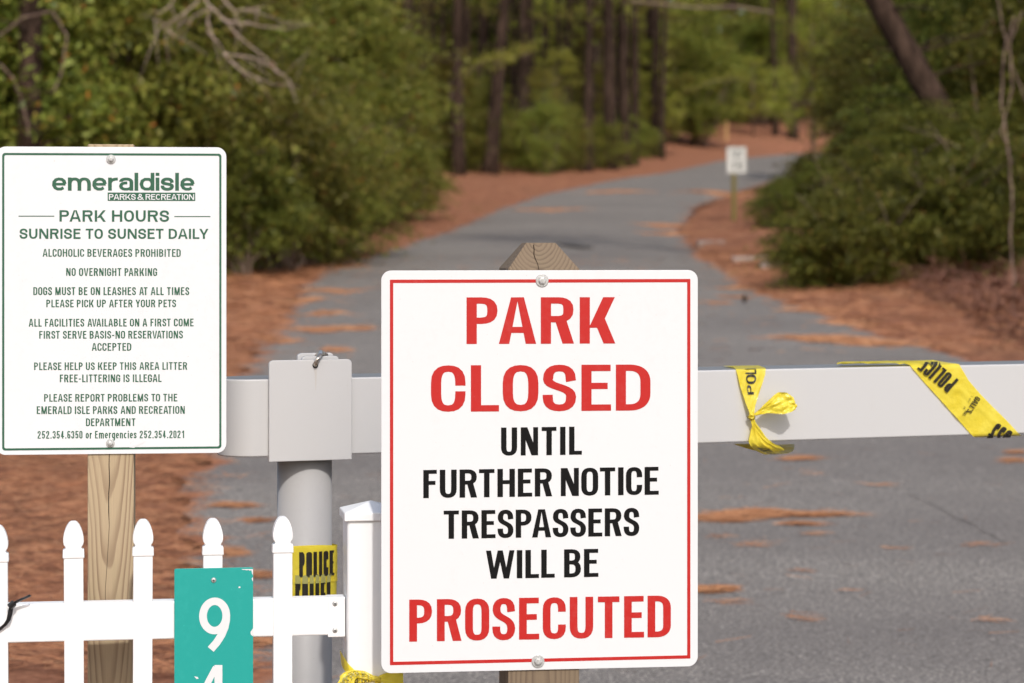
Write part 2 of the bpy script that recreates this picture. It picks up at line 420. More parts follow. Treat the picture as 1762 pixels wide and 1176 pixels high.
        r1 = (T_ - .53) / 2; r2 = (.53 - B_) / 2
        G += [stroke([(L_, .72)] + A(xc, T_ - r1, rx, r1, 180, -90), s, t), stroke(A(xc, B_ + r2, rx, r2, 90, -180) + [(L_, .28)], s, t)]
    elif ch == '4': G += [vbar(w - s * 1.7, w - s * .7, 0, 1), hbar(0, w, .21, .21 + t), diag(0, w - s * 1.75, s * .8, .21 + t * .5, 1, s * .7)]
    elif ch == '5': G += [hbar(s * .5, w, 1 - t, 1), diag(0.01, .04, s, .42, 1), stroke(A(xc, .33, rx, .33 - ht, 140, -165), s, t)]
    elif ch in '69':
        r2 = .30 - ht
        g = [stroke(A(xc, B_ + r2, rx, r2, 0, 360), s, t, True), stroke([(L_, B_ + r2)] + A(xc, T_ - ry, rx, ry, 180, 15), s, t)]
        if ch == '9': g = [[((w - a[0], 1 - a[1]), (w - b[0], 1 - b[1])) for a, b in st] for st in g]
        G += g
    elif ch == '.': G.append(vbar(0, s, 0, s))
    elif ch == "'": G.append(vbar(0, s, .7, 1))
    elif ch == '-': G.append(hbar(0, w, .34, .34 + t))
    elif ch == '&': G.append(stroke([(w, .0), (w * .30, .62)] + A(w * .42, .78, w * .2, .78 - .58, 200, -30) + [(w * .2, .45)] + A(w * .40, .27, w * .36, .27 - ht, 120, 300) + [(w * .85, .45)], s, t))
    else:
        x1 = xh; r1 = x1 / 2 - ht; X2 = x1 - ht
        if ch == 'i': G += [vbar(0, s, 0, x1), vbar(0, s, 1 - t * 1.05, 1)]
        elif ch == 'o': G.append(stroke(A(xc, x1 / 2, rx, r1, 0, 360), s, t, True))
        elif ch == 'c': G.append(stroke(A(xc, x1 / 2, rx, r1, 42, 318), s, t))
        elif ch == 'e': G += [stroke(A(xc, x1 / 2, rx, r1, 0, 318), s, t), hbar(s * .7, w - s * .3, x1 * .5 - t * .5, x1 * .5 + t * .42)]
        elif ch == 'd': G += [stroke(A(xc, x1 / 2, rx, r1, 0, 360), s, t, True), vbar(w - s, w, 0, 1)]
        elif ch == 'g': G += [stroke(A(xc, x1 / 2, rx, r1, 0, 360), s, t, True), stroke([(R_, x1)] + [(R_, 0)] + A(xc, -.06, rx, .19, 0, -160), s, t)]
        elif ch == 'a': G += [stroke([(L_ + .01, x1 * .68)] + A(xc, X2 - r1 * .62, rx, r1 * .62, 165, 0) + [(R_, 0.0)], s, t), stroke(A(xc - .0, B_ + r1 * .62, rx, r1 * .62, 80, 330), s, t * .95)]
        elif ch == 'n': G += [vbar(0, s, 0, x1), stroke(A(xc, X2 - rx, rx, rx, 170, 0) + [(R_, 0)], s, t)]
        elif ch == 'r': G += [vbar(0, s, 0, x1), stroke(A(w * 1.05, X2 - .20, w - hs, .20, 175, 92), s, t)]
        elif ch == 'm':
            k = (w - s) / 2; r0 = (k) / 2
            G.append(vbar(0, s, 0, x1))
            for j in (0, 1): G.append(stroke(A(hs + k * j + r0, X2 - r0 * 1.1, r0, r0 * 1.1, 172, 0) + [(hs + k * (j + 1), 0)], s, t))
    return G

def layout(text, W, s, t, gap=0.13, space=0.26, xh=0.74, e=2.25):
    "strips for a line of text W cap-heights wide"
    adv = []; fixed = 0.0; flex = 0.0
    for i, ch in enumerate(text):
        g = 0
        if i + 1 < len(text):
            g = gap
            da, db = ch in 'AVWYTK', text[i + 1] in 'AVWYT'
            if da and db and ch + text[i + 1] != 'TT': g -= gap * .6
            elif (da or db) and not (ch in 'TK' and text[i + 1] in 'IELHNRBD') and not (text[i + 1] == 'T' and ch in 'NIHU'): g -= gap * .25
            if ch in ROUND: g -= gap * .17
            if text[i + 1] in ROUND: g -= gap * .17
            if ch + text[i + 1] in ('PA', 'LT', 'AT', 'TA', 'AV', 'VA', 'AY', 'LY'): g -= gap * .55
            if ch == 'L': g -= gap * .25
            if ch == ' ' : g = 0
            if text[i + 1] == ' ': g = gap * .5
        b = BW[ch]
        if ch == ' ': fixed += space
        elif b == 0: fixed += s
        else: flex += b
        fixed += g; adv.append(g)
    ws = (W - fixed) / flex
    x = 0; out = []
    for ch, g in zip(text, adv):
        w = space if ch == ' ' else (s if BW[ch] == 0 else BW[ch] * ws)
        if ch != ' ':
            for st in glyph(ch, w, s, t, xh, e): out.append([((a[0] + x, a[1]), (b[0] + x, b[1])) for a, b in st])
        x += w + g
    return out

def letter_mesh(strips, fmap, dense=0, step=5e-5):
    "fmap(x, y, lift) -> point; strips are laid a hair above each other where they cross"
    mb = MB()
    for k, st in enumerate(strips):
        if dense:
            new = [st[0]]
            for a, b in zip(st, st[1:]):
                n = max(1, int(max(math.dist(a[0], b[0]), math.dist(a[1], b[1])) / dense))
                for i in range(1, n + 1):
                    q = i / n; new.append(tuple(tuple(p + (r - p) * q for p, r in zip(aa, bb)) for aa, bb in zip(a, b)))
            st = new
        lift = (k % 7) * step
        if dense: rows = [[fmap(*(p + (r - p) * j / 3 for p, r in zip(a, b)), lift) for j in range(4)] for a, b in st]
        else: rows = [[fmap(*a, lift), fmap(*b, lift)] for a, b in st]
        mb.grid(rows)
    return mb

def panel_text(pl, text, l, r, top, bot, rtop=None, s=.18, t=.13, gap=.13, space=.26, xh=.74, y=-0.0016, e=2.25):
    "lettering on an upright sign plane; extents given in photo pixels"
    x0, z0 = pl.at(l, bot)
    d = 0 if rtop is None else rtop - top
    x1, z1 = pl.at(r, bot + d); _, zt = pl.at(l, top)
    cap = zt - z0; W = (x1 - x0) / cap
    sl = (z1 - z0) / (x1 - x0)
    return letter_mesh(layout(text, W, s, t, gap, space, xh, e), lambda x, yy, h: (x0 + x * cap, y - h, z0 + x * cap * sl + yy * cap))

def round_rect(x0, x1, z0, z1, r, n=6):
    out = []
    for cx, cz, a0 in ((x1 - r, z0 + r, -90), (x1 - r, z1 - r, 0), (x0 + r, z1 - r, 90), (x0 + r, z0 + r, 180)):
        for i in range(n + 1):
            a = R(a0 + 90 * i / n); out.append((cx + r * math.cos(a), cz + r * math.sin(a)))
    return out
def frame_strip(outer, inner, y):
    n = len(outer); mb = MB()
    mb.add([(x, y, z) for x, z in outer] + [(x, y, z) for x, z in inner], [(i, (i + 1) % n, (i + 1) % n + n, i + n) for i in range(n)])
    return mb

def hex_bolt(parent, x, z, r, y, name='bolt'):
    mb = MB(); mb.lathe([(r, 0), (r, .0016), (r * .93, .0022), (r * .60, .0023)], 'y', (x, y, z), 28)
    b = mb.build(name, M['zinc'], parent, bevel=0.0003)
    h = MB(); h.lathe([(r * .60, .0021), (r * .60, .0055), (r * .54, .0068), (r * .3, .0072)], 'y', (x, y, z), 6)
    h.build('hex_head', M['zinc'], b, bevel=0.0006)
    return b
def screw_head(parent, x, z, r, y):
    mb = MB(); mb.lathe([(r, 0), (r * .95, .001), (r * .7, .0022), (r * .3, .0027)], 'y', (x, y, z), 20)
    b = mb.build('screw', M['zinc'], parent, smooth=True)
    c = MB(); c.box(x - r * .5, x + r * .5, y - .0030, y - .0024, z - r * .1, z + r * .1)
    c.box(x - r * .1, x + r * .1, y - .0031, y - .0023, z - r * .5, z + r * .5)
    c.build('cross_slot', M['crack'], b)
    return b

# ------------------------------------------------------------------ ground and road
RP_Y = np.array([-20, 6, 8.5, 14, 21, 28, 33, 39, 45, 55, 68, 78, 90, 110, 150.])
RP_Z = np.array([0, 0, .05, .28, .64, .94, 1.14, 1.42, 1.70, 2.35, 3.10, 3.75, 4.35, 5.0, 5.6])
LE_Y = np.array([-20, 5, 9.2, 11.5, 14, 18.5, 21, 24, 28.5, 32, 35, 41, 48.5, 55, 64, 69, 78, 88, 92, 95, 99, 103, 150])
LE_X = np.array([.2, -.4, -.98, -1.52, -1.74, -2.02, -2.06, -2.14, -2.38, -2.34, -1.9, -1.2, -.4, .6, 2.6, 4.2, 6.4, 9.6, 13, 19, 30, 45, 60])
RE_Y = np.array([-20, 5, 14, 20, 22.5, 26, 31.5, 35, 39, 43, 50, 54, 59, 65, 70, 75, 80, 86, 92, 103, 150])
RE_X = np.array([6.5, 5.5, 4.4, 3.5, 3.1, 2.7, 2.6, 2.59, 2.65, 2.85, 3.6, 4.5, 5.6, 6.9, 9.0, 12, 17, 26, 40, 60, 75])
_yy = np.arange(-20, 150.01, 0.25)
def _sm(y, x, k):
    a = np.interp(_yy, y, x); w = np.hanning(k); w /= w.sum()
    return np.convolve(np.pad(a, k // 2, mode='edge'), w, 'valid')[:len(_yy)]
_z, _l, _r = _sm(RP_Y, RP_Z, 41), _sm(LE_Y, LE_X, 17), _sm(RE_Y, RE_X, 17)
zr = lambda y: np.interp(y, _yy, _z)
le = lambda y: np.interp(y, _yy, _l)
re_ = lambda y: np.interp(y, _yy, _r)
def wob(x, y, s=1.0):
    return (np.sin(x * 1.7 * s + 1.3) * np.cos(y * 1.3 * s + .4) + .6 * np.sin(x * 3.1 * s + y * 2.3 * s) + .4 * np.cos(x * 5.3 * s - y * 4.1 * s + 2)) / 2
def gz(x, y):
    x = np.asarray(x, float); y = np.asarray(y, float)
    dl = np.maximum(le(y) - x, 0); dr = np.maximum(x - re_(y), 0)
    far = np.clip((y - 20) / 40, 0, 1)
    bank = (0.05 + .10 * far + .75 * np.clip((y - 70) / 14, 0, 1)) * (1 - np.exp(-dl / 3.2)) + (0.05 + .11 * np.clip((y - 12) / 12, 0, 1)) * (1 - np.exp(-dr / 2.5))
    off = np.clip(np.maximum(dl, dr) / .5, 0, 1)
    lump = off * (.035 * wob(x, y, 1.0) + .02 * wob(x, y, 3.1))
    rise = np.clip((y - 92) / 50, 0, 1) * 2.0
    return zr(y) + bank + lump + rise
def g1(x, y): return float(gz(x, y))

ys = np.concatenate([np.arange(-6, 8, 1.0), np.arange(8, 40, .2), np.arange(40, 110, .6), np.arange(110, 151, 4)])
xs = np.concatenate([np.arange(-60, -14, 4), np.arange(-14, -6, .5), np.arange(-6, 10, .16), np.arange(10, 20, .5), np.arange(20, 62, 4)])
XX, YY = np.meshgrid(xs, ys)
inside = (XX > le(YY) - .05) & (XX < re_(YY) + .05)
ZZ = gz(XX, YY) - np.where(inside, .06, 0)
nx, ny = len(xs), len(ys)
idx = np.arange(nx * ny).reshape(ny, nx)
q = np.stack([idx[:-1, :-1], idx[:-1, 1:], idx[1:, 1:], idx[1:, :-1]], -1).reshape(-1, 4)
a = NT('pine_straw_ground'); co = a.coord()
n1 = a.noise(co, 48, 6, 0.75, sc=(.5, 1, 1)); n2 = a.noise(co, .7, 4, .6); n3 = a.noise(co, 7, 4, .6)
c = a.ramp(n1, [(0.34, (.13, .048, .024)), (0.48, (.29, .120, .066)), (0.60, (.43, .20, .115)), (0.75, (.56, .34, .22))])
c = a.mix(a.ramp(n3, [(0.42, 0.0), (0.7, 0.5)]), c, (.17, .068, .038))
c = a.mix(a.ramp(n2, [(0.50, 0.0), (0.72, 0.45)]), c, (.20, .105, .06))
a.set(c, .95, spec=.1); a.bump(n1, .8, .03); M['ground'] = a.m
g = link('ground', tri_mesh('ground', np.stack([XX, YY, ZZ], -1).reshape(-1, 3), q, True), M['ground']); g['kind'] = 'structure'

ry = np.concatenate([np.arange(-6, 6, 1.0), np.arange(6, 60, .12), np.arange(60, 104, .3)])
NA = 25
rows = []; uvs = []
for y in ry:
    l0 = le(y) + .10 * wob(y * 1.3, y * .7, 1.3) + .05 * math.sin(y * 9.1) ; r0 = re_(y) + .10 * wob(y * 1.1 + 9, y * .9, 1.2) + .05 * math.sin(y * 8.3 + 1)
    for k in range(NA):
        f = k / (NA - 1); x = l0 + (r0 - l0) * f
        crown = .05 * (1 - (2 * f - 1) ** 2)
        rows.append((x, y, zr(y) + .006 + crown)); uvs.append((f * (r0 - l0), (1 - f) * (r0 - l0)))
idx = np.arange(len(rows)).reshape(len(ry), NA)
q = np.stack([idx[:-1, :-1], idx[:-1, 1:], idx[1:, 1:], idx[1:, :-1]], -1).reshape(-1, 4)
me = tri_mesh('road', rows, q, True)
uvl = me.uv_layers.new(name='edge'); uva = np.array(uvs, np.float32)
li = np.empty(len(me.loops), np.int32); me.loops.foreach_get('vertex_index', li); uvl.data.foreach_set('uv', uva[li].ravel())
a = NT('worn_grey_asphalt'); co = a.coord()
grit = a.noise(co, 70, 4, .8); grit2 = a.noise(co, 55, 4, .65); big = a.noise(co, .55, 5, .6); band = a.noise(co, .5, 3, .5, sc=(.25, 1.4, 1))
c = a.ramp(grit, [(0.36, (.040, .036, .031)), (0.5, (.205, .182, .158)), (0.60, (.36, .32, .275)), (0.68, (.78, .70, .61))])
c = a.mix(a.ramp(grit2, [(0.42, 0.0), (0.65, .35)]), c, (.145, .128, .110))
c = a.mix(a.ramp(big, [(0.38, .40), (0.62, 0.0)]), c, (.135, .117, .105))
c = a.mix(a.ramp(band, [(0.45, 0.0), (0.62, .30)]), c, (.125, .109, .098))
uvn = a.n('UVMap', _uv_map='edge'); sp = a.n('SeparateXYZ'); a.l(uvn.outputs[0], sp.inputs[0])
edge = a.math('MINIMUM', sp.outputs[0], sp.outputs[1])
en = a.noise(co, 2.2, 5, .65, sc=(.5, 1.3, 1))
cover = a.math('SUBTRACT', a.math('MULTIPLY', en, 1.35), a.math('ADD', a.math('MULTIPLY', edge, 1.6), .33))
fine = a.noise(co, 60, 4, .7, sc=(.35, 1, 1))
cover = a.math('MULTIPLY', cover, a.math('ADD', fine, .5))
straw = a.ramp(fine, [(0.3, (.13, .042, .018)), (0.5, (.30, .105, .042)), (0.7, (.44, .19, .09))])
c = a.mix(a.ramp(cover, [(0.18, 0.0), (0.32, .9)]), c, straw)
a.set(c, .82, spec=.25); a.bump(grit, .5, .004)
M['asphalt'] = a.m
me.materials.append(M['asphalt'])
road = bpy.data.objects.new('road', me); C.objects.link(road); road['kind'] = 'structure'
def rz_(x, y):
    f = (x - le(y)) / (re_(y) - le(y)); return float(zr(y) + .006 + .05 * (1 - (2 * f - 1) ** 2)) if 0 <= f <= 1 else g1(x, y)

def vY(v):
    "depth at which the road is seen on photo row v"
    yy = np.arange(7, 96, .05); vv = VH - (zr(yy) - EYE) / yy * F
    return float(np.interp(-v, -vv, yy))
def on_road(u, v):
    Y = vY(v); return uX(u, Y), Y

# a crack, a dark oval patch (parts of the road)
def road_patch(name, pts, mat, half, lift=.004):
    mb = MB(); rowsL = []
    for i, (u, v) in enumerate(pts):
        x, y = on_road(u, v); w = half(i, len(pts))
        rowsL.append([(x - w[0], y - w[1], rz_(x, y) + lift), (x, y, rz_(x, y) + lift + .001), (x + w[0], y + w[1], rz_(x, y) + lift)])
    mb.grid(rowsL); return mb.build(name, mat, road)
pts = [(1560 + i * 10 + random.uniform(-3, 3), 868 + i * 5.2 + random.uniform(-2, 2)) for i in range(18)]
road_patch('crack', pts, M['crack'], lambda i, n: (.001, .007 * math.sin(math.pi * (i + .3) / n)))
a = NT('dark_road_stain'); co = a.coord(); a.set(a.ramp(a.noise(co, 6, 4), [(.3, (.03, .03, .028)), (.7, (.075, .07, .065))]), .6); M['stain'] = a.m
road_patch('stain', [(955 + i * 6, 427 + i * .55 + math.sin(i) * .4) for i in range(12)], M['stain'], lambda i, n: (0, .55 * math.sin(math.pi * (i + .3) / n) + .02), .008)  # dark oval laid on the asphalt

# ------------------------------------------------------------------ pine straw on the ground and in drifts on the road
def needle_arrays(x, y, z, L, wd, yaw, tilt):
    n = len(x); dx, dy, dz = np.cos(yaw) * np.cos(tilt), np.sin(yaw) * np.cos(tilt), np.sin(tilt)
    px, py = -np.sin(yaw), np.cos(yaw)
    c = np.stack([x, y, z], -1); d = np.stack([dx, dy, dz], -1) * (L / 2)[:, None]; p = np.stack([px, py, np.full(n, .5)], -1) * (wd / 2)[:, None]
    v = np.stack([c - d - p, c + d - p * .5, c + d + p * .5, c - d + p], 1).reshape(-1, 3)
    return v, np.arange(4 * n).reshape(n, 4)
def straw_stuff(name, x, y, lift, L, wd, yaw, tilt=.06, mat='straw'):
    n = len(x); z = np.array([rz_(a, b) for a, b in zip(x, y)]) + lift
    v, q = needle_arrays(x, y, z, L * rng.uniform(.6, 1.2, n), wd * rng.uniform(.7, 1.4, n), yaw, rng.normal(0, tilt, n))
    o = link(name, tri_mesh(name, v, q), M[mat]); o['kind'] = 'stuff'; return o
X, Y = [], []
for n, y0, y1, x0, x1 in ((44000, 8.5, 20, -4.5, -.6), (16000, 20, 36, -7, -1.6), (14000, 15, 36, 2.2, 8), (9000, 36, 70, -8, 10)):
    x = rng.uniform(x0, x1, n); y = rng.uniform(y0, y1, n)
    d = np.maximum(le(y) - x, x - re_(y)); keep = (d > -.02 + rng.exponential(.07, n) * -1.0)
    X.append(x[keep]); Y.append(y[keep])
X = np.concatenate(X); Y = np.concatenate(Y); n = len(X)
straw_stuff('pine_straw', X, Y, rng.uniform(.004, .05, n), np.where(Y < 20, .14, .24), np.where(Y < 20, .0030, .008), np.where(rng.random(n) < .45, rng.normal(0, .6, n), rng.uniform(0, 6.28, n)), .12)
X, Y, YA = [], [], []
drifts = [  # (u0, u1, v, v thickness px, needles)
    (1200, 1340, 911, 10, 800), (1230, 1400, 905, 7, 560), (1330, 1478, 910, 4, 420), (1200, 1300, 918, 7, 330), (1335, 1420, 926, 4, 110), (1205, 1262, 1040, 8, 420), (1366, 1408, 1093, 12, 16),
    (1345, 1410, 810, 6, 200), (1385, 1415, 836, 4, 5), (1480, 1550, 856, 4, 18), (1270, 1335, 962, 8, 22), (1385, 1420, 944, 3, 16), (1735, 1765, 794, 4, 80), (1728, 1765, 809, 6, 130),
    (1530, 1555, 969, 2, 8), (1655, 1735, 962, 3, 16), (1365, 1395, 1008, 2, 9), (1440, 1470, 1045, 2, 6), (1690, 1740, 1098, 3, 10), (1235, 1285, 1060, 3, 12), (1225, 1260, 946, 3, 14),
    (500, 620, 572, 7, 600), (480, 560, 520, 7, 350), (520, 600, 545, 5, 200), (560, 640, 462, 4, 200), (500, 640, 505, 8, 250), (440, 520, 590, 5, 250), (560, 600, 610, 6, 90), (600, 640, 575, 6, 120),
    (365, 440, 878, 8, 260), (420, 470, 905, 6, 90), (430, 465, 1000, 12, 160), (455, 470, 1110, 14, 120), (380, 420, 960, 14, 160),
    (1340, 1560, 592, 5, 1300), (1400, 1620, 598, 5, 900), (1360, 1480, 588, 5, 500), (1410, 1520, 560, 5, 450), (1330, 1480, 538, 5, 450), (1240, 1330, 500, 5, 300), (1230, 1290, 516, 3, 60), (1215, 1260, 528, 3, 60),
    (1100, 1190, 391, 4, 350), (1110, 1210, 405, 4, 200), (1160, 1330, 335, 5, 400), (880, 1010, 366, 3, 250), (1000, 1120, 335, 3, 250)]
for u0, u1, v, dv, n in drifts:
    near = v > 640; n = int(n * (.8 if near else .5)) + (1 if near else 8); dv = dv * (.6 if near else .75)
    c = np.clip(rng.normal(0, .42, n), -1.3, 1.3); uu = (u0 + u1) / 2 + c * (u1 - u0) / 2
    ph = rng.uniform(0, 6); vv = v + rng.normal(0, 1, n) * dv * .42 * np.exp(-c * c * 1.2) + dv * .35 * np.sin(uu / 19.0 + ph)
    yy = np.array([vY(k) for k in vv]); X.append(uX(uu, yy)); Y.append(yy); YA.append(rng.normal(rng.normal(0, .15), .30, n) + (rng.random(n) < .12) * rng.uniform(-1, 1, n))
for n, y0, y1 in ((420, 8.4, 15), (600, 15, 34)):
    y = rng.uniform(y0, y1, n); X.append(le(y) + (re_(y) - le(y)) * rng.random(n)); Y.append(y); YA.append(rng.uniform(0, 3.14, n))
X = np.concatenate(X); Y = np.concatenate(Y); YA = np.concatenate(YA); n = len(X)
straw_stuff('pine_straw_drifts', X, Y, rng.uniform(.003, .018, n), np.where(Y < 16, .115, np.where(Y < 40, .18, .28)), np.where(Y < 16, .0020, np.where(Y < 40, .006, .014)), YA, .08)
# brown brush heaped on the right-hand bank
n = 7000; x = rng.uniform(4.0, 8.5, n); y = rng.uniform(20, 27, n)
straw_stuff('dead_brush', x, y, rng.uniform(0, 1, n) ** 2 * .32, np.full(n, .30), np.full(n, .010), rng.uniform(0, 6.28, n), .5, 'brush')

# ------------------------------------------------------------------ vegetation meshes
def leaves_mesh(name, cen, nor, size, ratio=.42, droop=.15):
    n = len(cen)
    t = rng.normal(0, 1, (n, 3)); t -= nor * (t * nor).sum(1)[:, None]; t /= np.linalg.norm(t, axis=1)[:, None]
    b = np.cross(nor, t); L = (size * rng.uniform(.5, 1.5, n))[:, None]
    v = np.stack([cen - t * L * .5, cen + b * L * ratio * .5 + nor * L * .05, cen + t * L * .5 - nor * L * droop, cen - b * L * ratio * .5 + nor * L * .05], 1).reshape(-1, 3)
    return tri_mesh(name, v, np.arange(4 * n).reshape(n, 4))
def unit(n):
    v = rng.normal(0, 1, (n, 3)); return v / np.linalg.norm(v, axis=1)[:, None]
def shrub_proto(kind, W, H, nclump, nleaf, size, mat, ratio=.42, open_=.35):
    "returns (crown mesh, stem mesh) for a shrub of width W, height H standing on z = 0"
    cs = []; rad = []
    for i in range(nclump):
        for _ in range(40):
            d = rng.uniform(-1, 1, 3)
            if (d ** 2).sum() < 1: break
        z = H * (.50 + .46 * d[2]); taper = 1.0 if z < H * .55 else 1 - .5 * (z / H - .55) / .45
        cs.append((d[0] * W / 2 * taper * .85, d[1] * W / 2 * taper * .85, z)); rad.append(min(W, H) * rng.uniform(.10, .23))
    cs = np.array(cs); rad = np.array(rad)
    k = rng.integers(0, nclump, nleaf); d = unit(nleaf)
    rr = rad[k] * rng.uniform(.25, 1, nleaf) ** .5 * (1 + rng.normal(0, .18, nleaf))
    cen = cs[k] + d * rr[:, None] * np.array([1.1, 1.1, .8])
    ns = nleaf // 30; sk = rng.integers(0, nclump, ns); sd = unit(ns); sd[:, 2] = np.abs(sd[:, 2]) * .7 - .12
    base = cs[sk] + sd * rad[sk][:, None] * .5; ln = rad[sk] * rng.uniform(.7, 2.5, ns)
    ft = rng.random((ns, 18)); sp_ = base[:, None, :] + sd[:, None, :] * (ln[:, None] * ft)[:, :, None] + rng.normal(0, .022, (ns, 18, 3)); sp_[:, :, 2] -= (ft ** 2) * (ln * .35)[:, None]
    m_ = ns * 18; cen[:m_] = sp_.reshape(-1, 3); cen[:, 2] = np.maximum(cen[:, 2], .03)
    nor = d * .5 + unit(nleaf) * .8 + np.array([0, 0, .5]); nor /= np.linalg.norm(nor, axis=1)[:, None]
    cm = leaves_mesh(kind + '_crown', cen, nor, np.full(nleaf, size), ratio); cm.materials.append(M[mat])
    mb = MB()
    for i in range(min(nclump, 14)):
        b = Vector((random.uniform(-.1, .1) * W, random.uniform(-.1, .1) * W, -.1)); e = Vector(cs[i]); m = (b + e) / 2 + Vector((random.uniform(-.1, .1), random.uniform(-.1, .1), 0)) * W
        mb.tube([b, (b + m) / 2, m, (m + e) / 2 + Vector((0, 0, .03)), e], [.022 * H ** .5 * f for f in (1, .85, .65, .45, .2)], 5)
    for i in range(14):   # thin bare twigs poking out of the leaves
        c0 = Vector(cs[random.randrange(min(nclump, 14))]); dv = Vector((random.uniform(-1, 1), random.uniform(-1, 1), random.uniform(.2, 1))).normalized() * W * random.uniform(.25, .45)
        mb.tube([c0, c0 + dv * .5 + Vector((0, 0, .03)), c0 + dv], [.009, .006, .003], 4)
    sm = mb.mesh(kind + '_stems', True); sm.materials.append(M['stem'])
    return cm, sm
def pine_proto(H, r, crown0, nb, lean=0.0, crook=.12, bough=True):
    mb = MB(); pts = []; rads = []; N = 14
    ox, oy = random.uniform(0, 6), random.uniform(0, 6)
    for i in range(N):
        f = i / (N - 1); z = -.3 + f * (H + .3)
        pts.append((lean * z + crook * math.sin(f * 5 + ox) * f, crook * math.sin(f * 4 + oy) * f, z)); rads.append(r * (1.25 - f * 1.05 if f > .04 else 1.6))
    mb.tube(pts, rads, 10)
    for i in range(16):  # dead snags below the crown
        z = random.uniform(1.2, crown0); f = (z + .3) / (H + .3); k = min(int(f * (N - 1)), N - 2); b = Vector(pts[k]).lerp(Vector(pts[k + 1]), f * (N - 1) - k)
        aa = random.uniform(0, 6.28); ln = random.uniform(.3, 1.3); d = Vector((math.cos(aa), math.sin(aa), random.uniform(-.25, .35))) * ln
        mb.tube([b, b + d * .5 + Vector((0, 0, .04)), b + d], [.022, .014, .005], 4)
    cen = []; dirs = []
    for i in range(nb):
        z = random.uniform(crown0, H); f = (z + .3) / (H + .3); k = min(int(f * (N - 1)), N - 2); b = Vector(pts[k]).lerp(Vector(pts[k + 1]), f * (N - 1) - k)
        aa = random.uniform(0, 6.28); ln = (1 - .72 * (z - crown0) / (H - crown0)) * random.uniform(1.3, 2.8) * H / 11
        d = Vector((math.cos(aa), math.sin(aa), random.uniform(-.12, .3)))
        mid = b + d * ln * .5 + Vector((0, 0, -.08)); e = b + d * ln + Vector((0, 0, .15))
        mb.tube([b, mid, e], [.03, .02, .008], 4)
        for j in range(11):
            g = random.uniform(.3, 1); p = (b.lerp(mid, g * 2) if g < .5 else mid.lerp(e, g * 2 - 1)) + Vector((random.gauss(0, .16), random.gauss(0, .16), random.gauss(0, .12)))
            cen.append(p); dirs.append((d + Vector((random.gauss(0, .5), random.gauss(0, .5), .4 + random.gauss(0, .3)))).normalized())
    tm = mb.mesh('pine_trunk', True); tm.materials.append(M['bark'])
    cm = tuft_mesh('pine_crown', np.array(cen), np.array(dirs), 15, .20, .010); cm.materials.append(M['needle_green'])
    return cm, tm
def tuft_mesh(name, cen, dirs, per, L, wd):
    n = len(cen) * per; c = np.repeat(cen, per, 0); d = np.repeat(dirs, per, 0) + unit(n) * .75; d /= np.linalg.norm(d, axis=1)[:, None]
    c = c + unit(n) * .05
    p = np.cross(d, unit(n)); p /= np.linalg.norm(p, axis=1)[:, None] + 1e-6
    LL = (L * rng.uniform(.7, 1.2, n))[:, None]
    v = np.stack([c - p * wd / 2, c + d * LL * .6 - p * wd * .6, c + d * LL, c + d * LL * .6 + p * wd * .6], 1).reshape(-1, 3)
    return tri_mesh(name, v, np.arange(4 * n).reshape(n, 4))
def sapling_proto(H, W):
    "young pine: whorls of long soft needle tufts all the way down"
    mb = MB(); mb.tube([(0, 0, -.2), (.03, .02, H * .5), (0, .04, H)], [.05, .035, .01], 6)
    cen = []; dirs = []
    for i in range(46):
        z = random.uniform(.12, 1) * H; aa = random.uniform(0, 6.28); ln = W / 2 * (1.15 - z / H * .8) * random.uniform(.6, 1.1)
        d = Vector((math.cos(aa), math.sin(aa), random.uniform(.15, .5))); b = Vector((0, 0, z)); e = b + d * ln
        mb.tube([b, b.lerp(e, .5) + Vector((0, 0, -.04)), e], [.016, .011, .005], 4)
        for j in range(10):
            cen.append(b.lerp(e, random.uniform(.3, 1.02)) + Vector((random.gauss(0, .07), random.gauss(0, .07), random.gauss(0, .06)))); dirs.append((d + Vector((0, 0, .5))).normalized())
    tm = mb.mesh('sapling_trunk', True); tm.materials.append(M['stem'])
    cm = tuft_mesh('sapling_crown', np.array(cen), np.array(dirs), 18, .22, .010); cm.materials.append(M['needle_green'])
    return cm, tm

PROTO = {
    'leafy': [shrub_proto('leafy_shrub', 2.2, 2.3, 34, 20000, .062, 'leaf') for _ in range(3)],
    'tall': [shrub_proto('tall_leafy_shrub', 3.2, 5.6, 64, 34000, .095, 'leaf') for _ in range(3)],
    'dark': [shrub_proto('dark_shrub', 2.2, 1.6, 36, 19000, .062, 'leaf_dark', .36) for _ in range(3)],
    'darktall': [shrub_proto('tall_dark_shrub', 3.0, 5.6, 64, 36000, .080, 'leaf_dark', .36) for _ in range(3)],
    'pine': [pine_proto(13, .15, 4.2, 36, crook=.22), pine_proto(14, .13, 5.2, 32, .02, .3), pine_proto(12, .17, 3.9, 36, -.015, .15), pine_proto(13, .10, 6.6, 36, .01, .35), pine_proto(12, .14, 3.4, 60, .0, .25), pine_proto(11, .12, 2.6, 60, .01, .2)],
    'leanpine': [pine_proto(9, .17, 5.5, 30, -.55, .06)],
    'sapling': [sapling_proto(3.6, 2.6), sapling_proto(4.6, 3.0), sapling_proto(2.6, 2.0)],
}
NAMES = {'leafy': ('leafy_shrub', 'shrub', 'stems'), 'tall': ('tall_shrub', 'shrub', 'stems'), 'dark': ('evergreen_shrub', 'shrub', 'stems'), 'darktall': ('evergreen_tree', 'tree', 'trunk'),
         'pine': ('pine_tree', 'tree', 'trunk'), 'leanpine': ('pine_tree', 'tree', 'trunk'), 'sapling': ('pine_sapling', 'tree', 'trunk')}
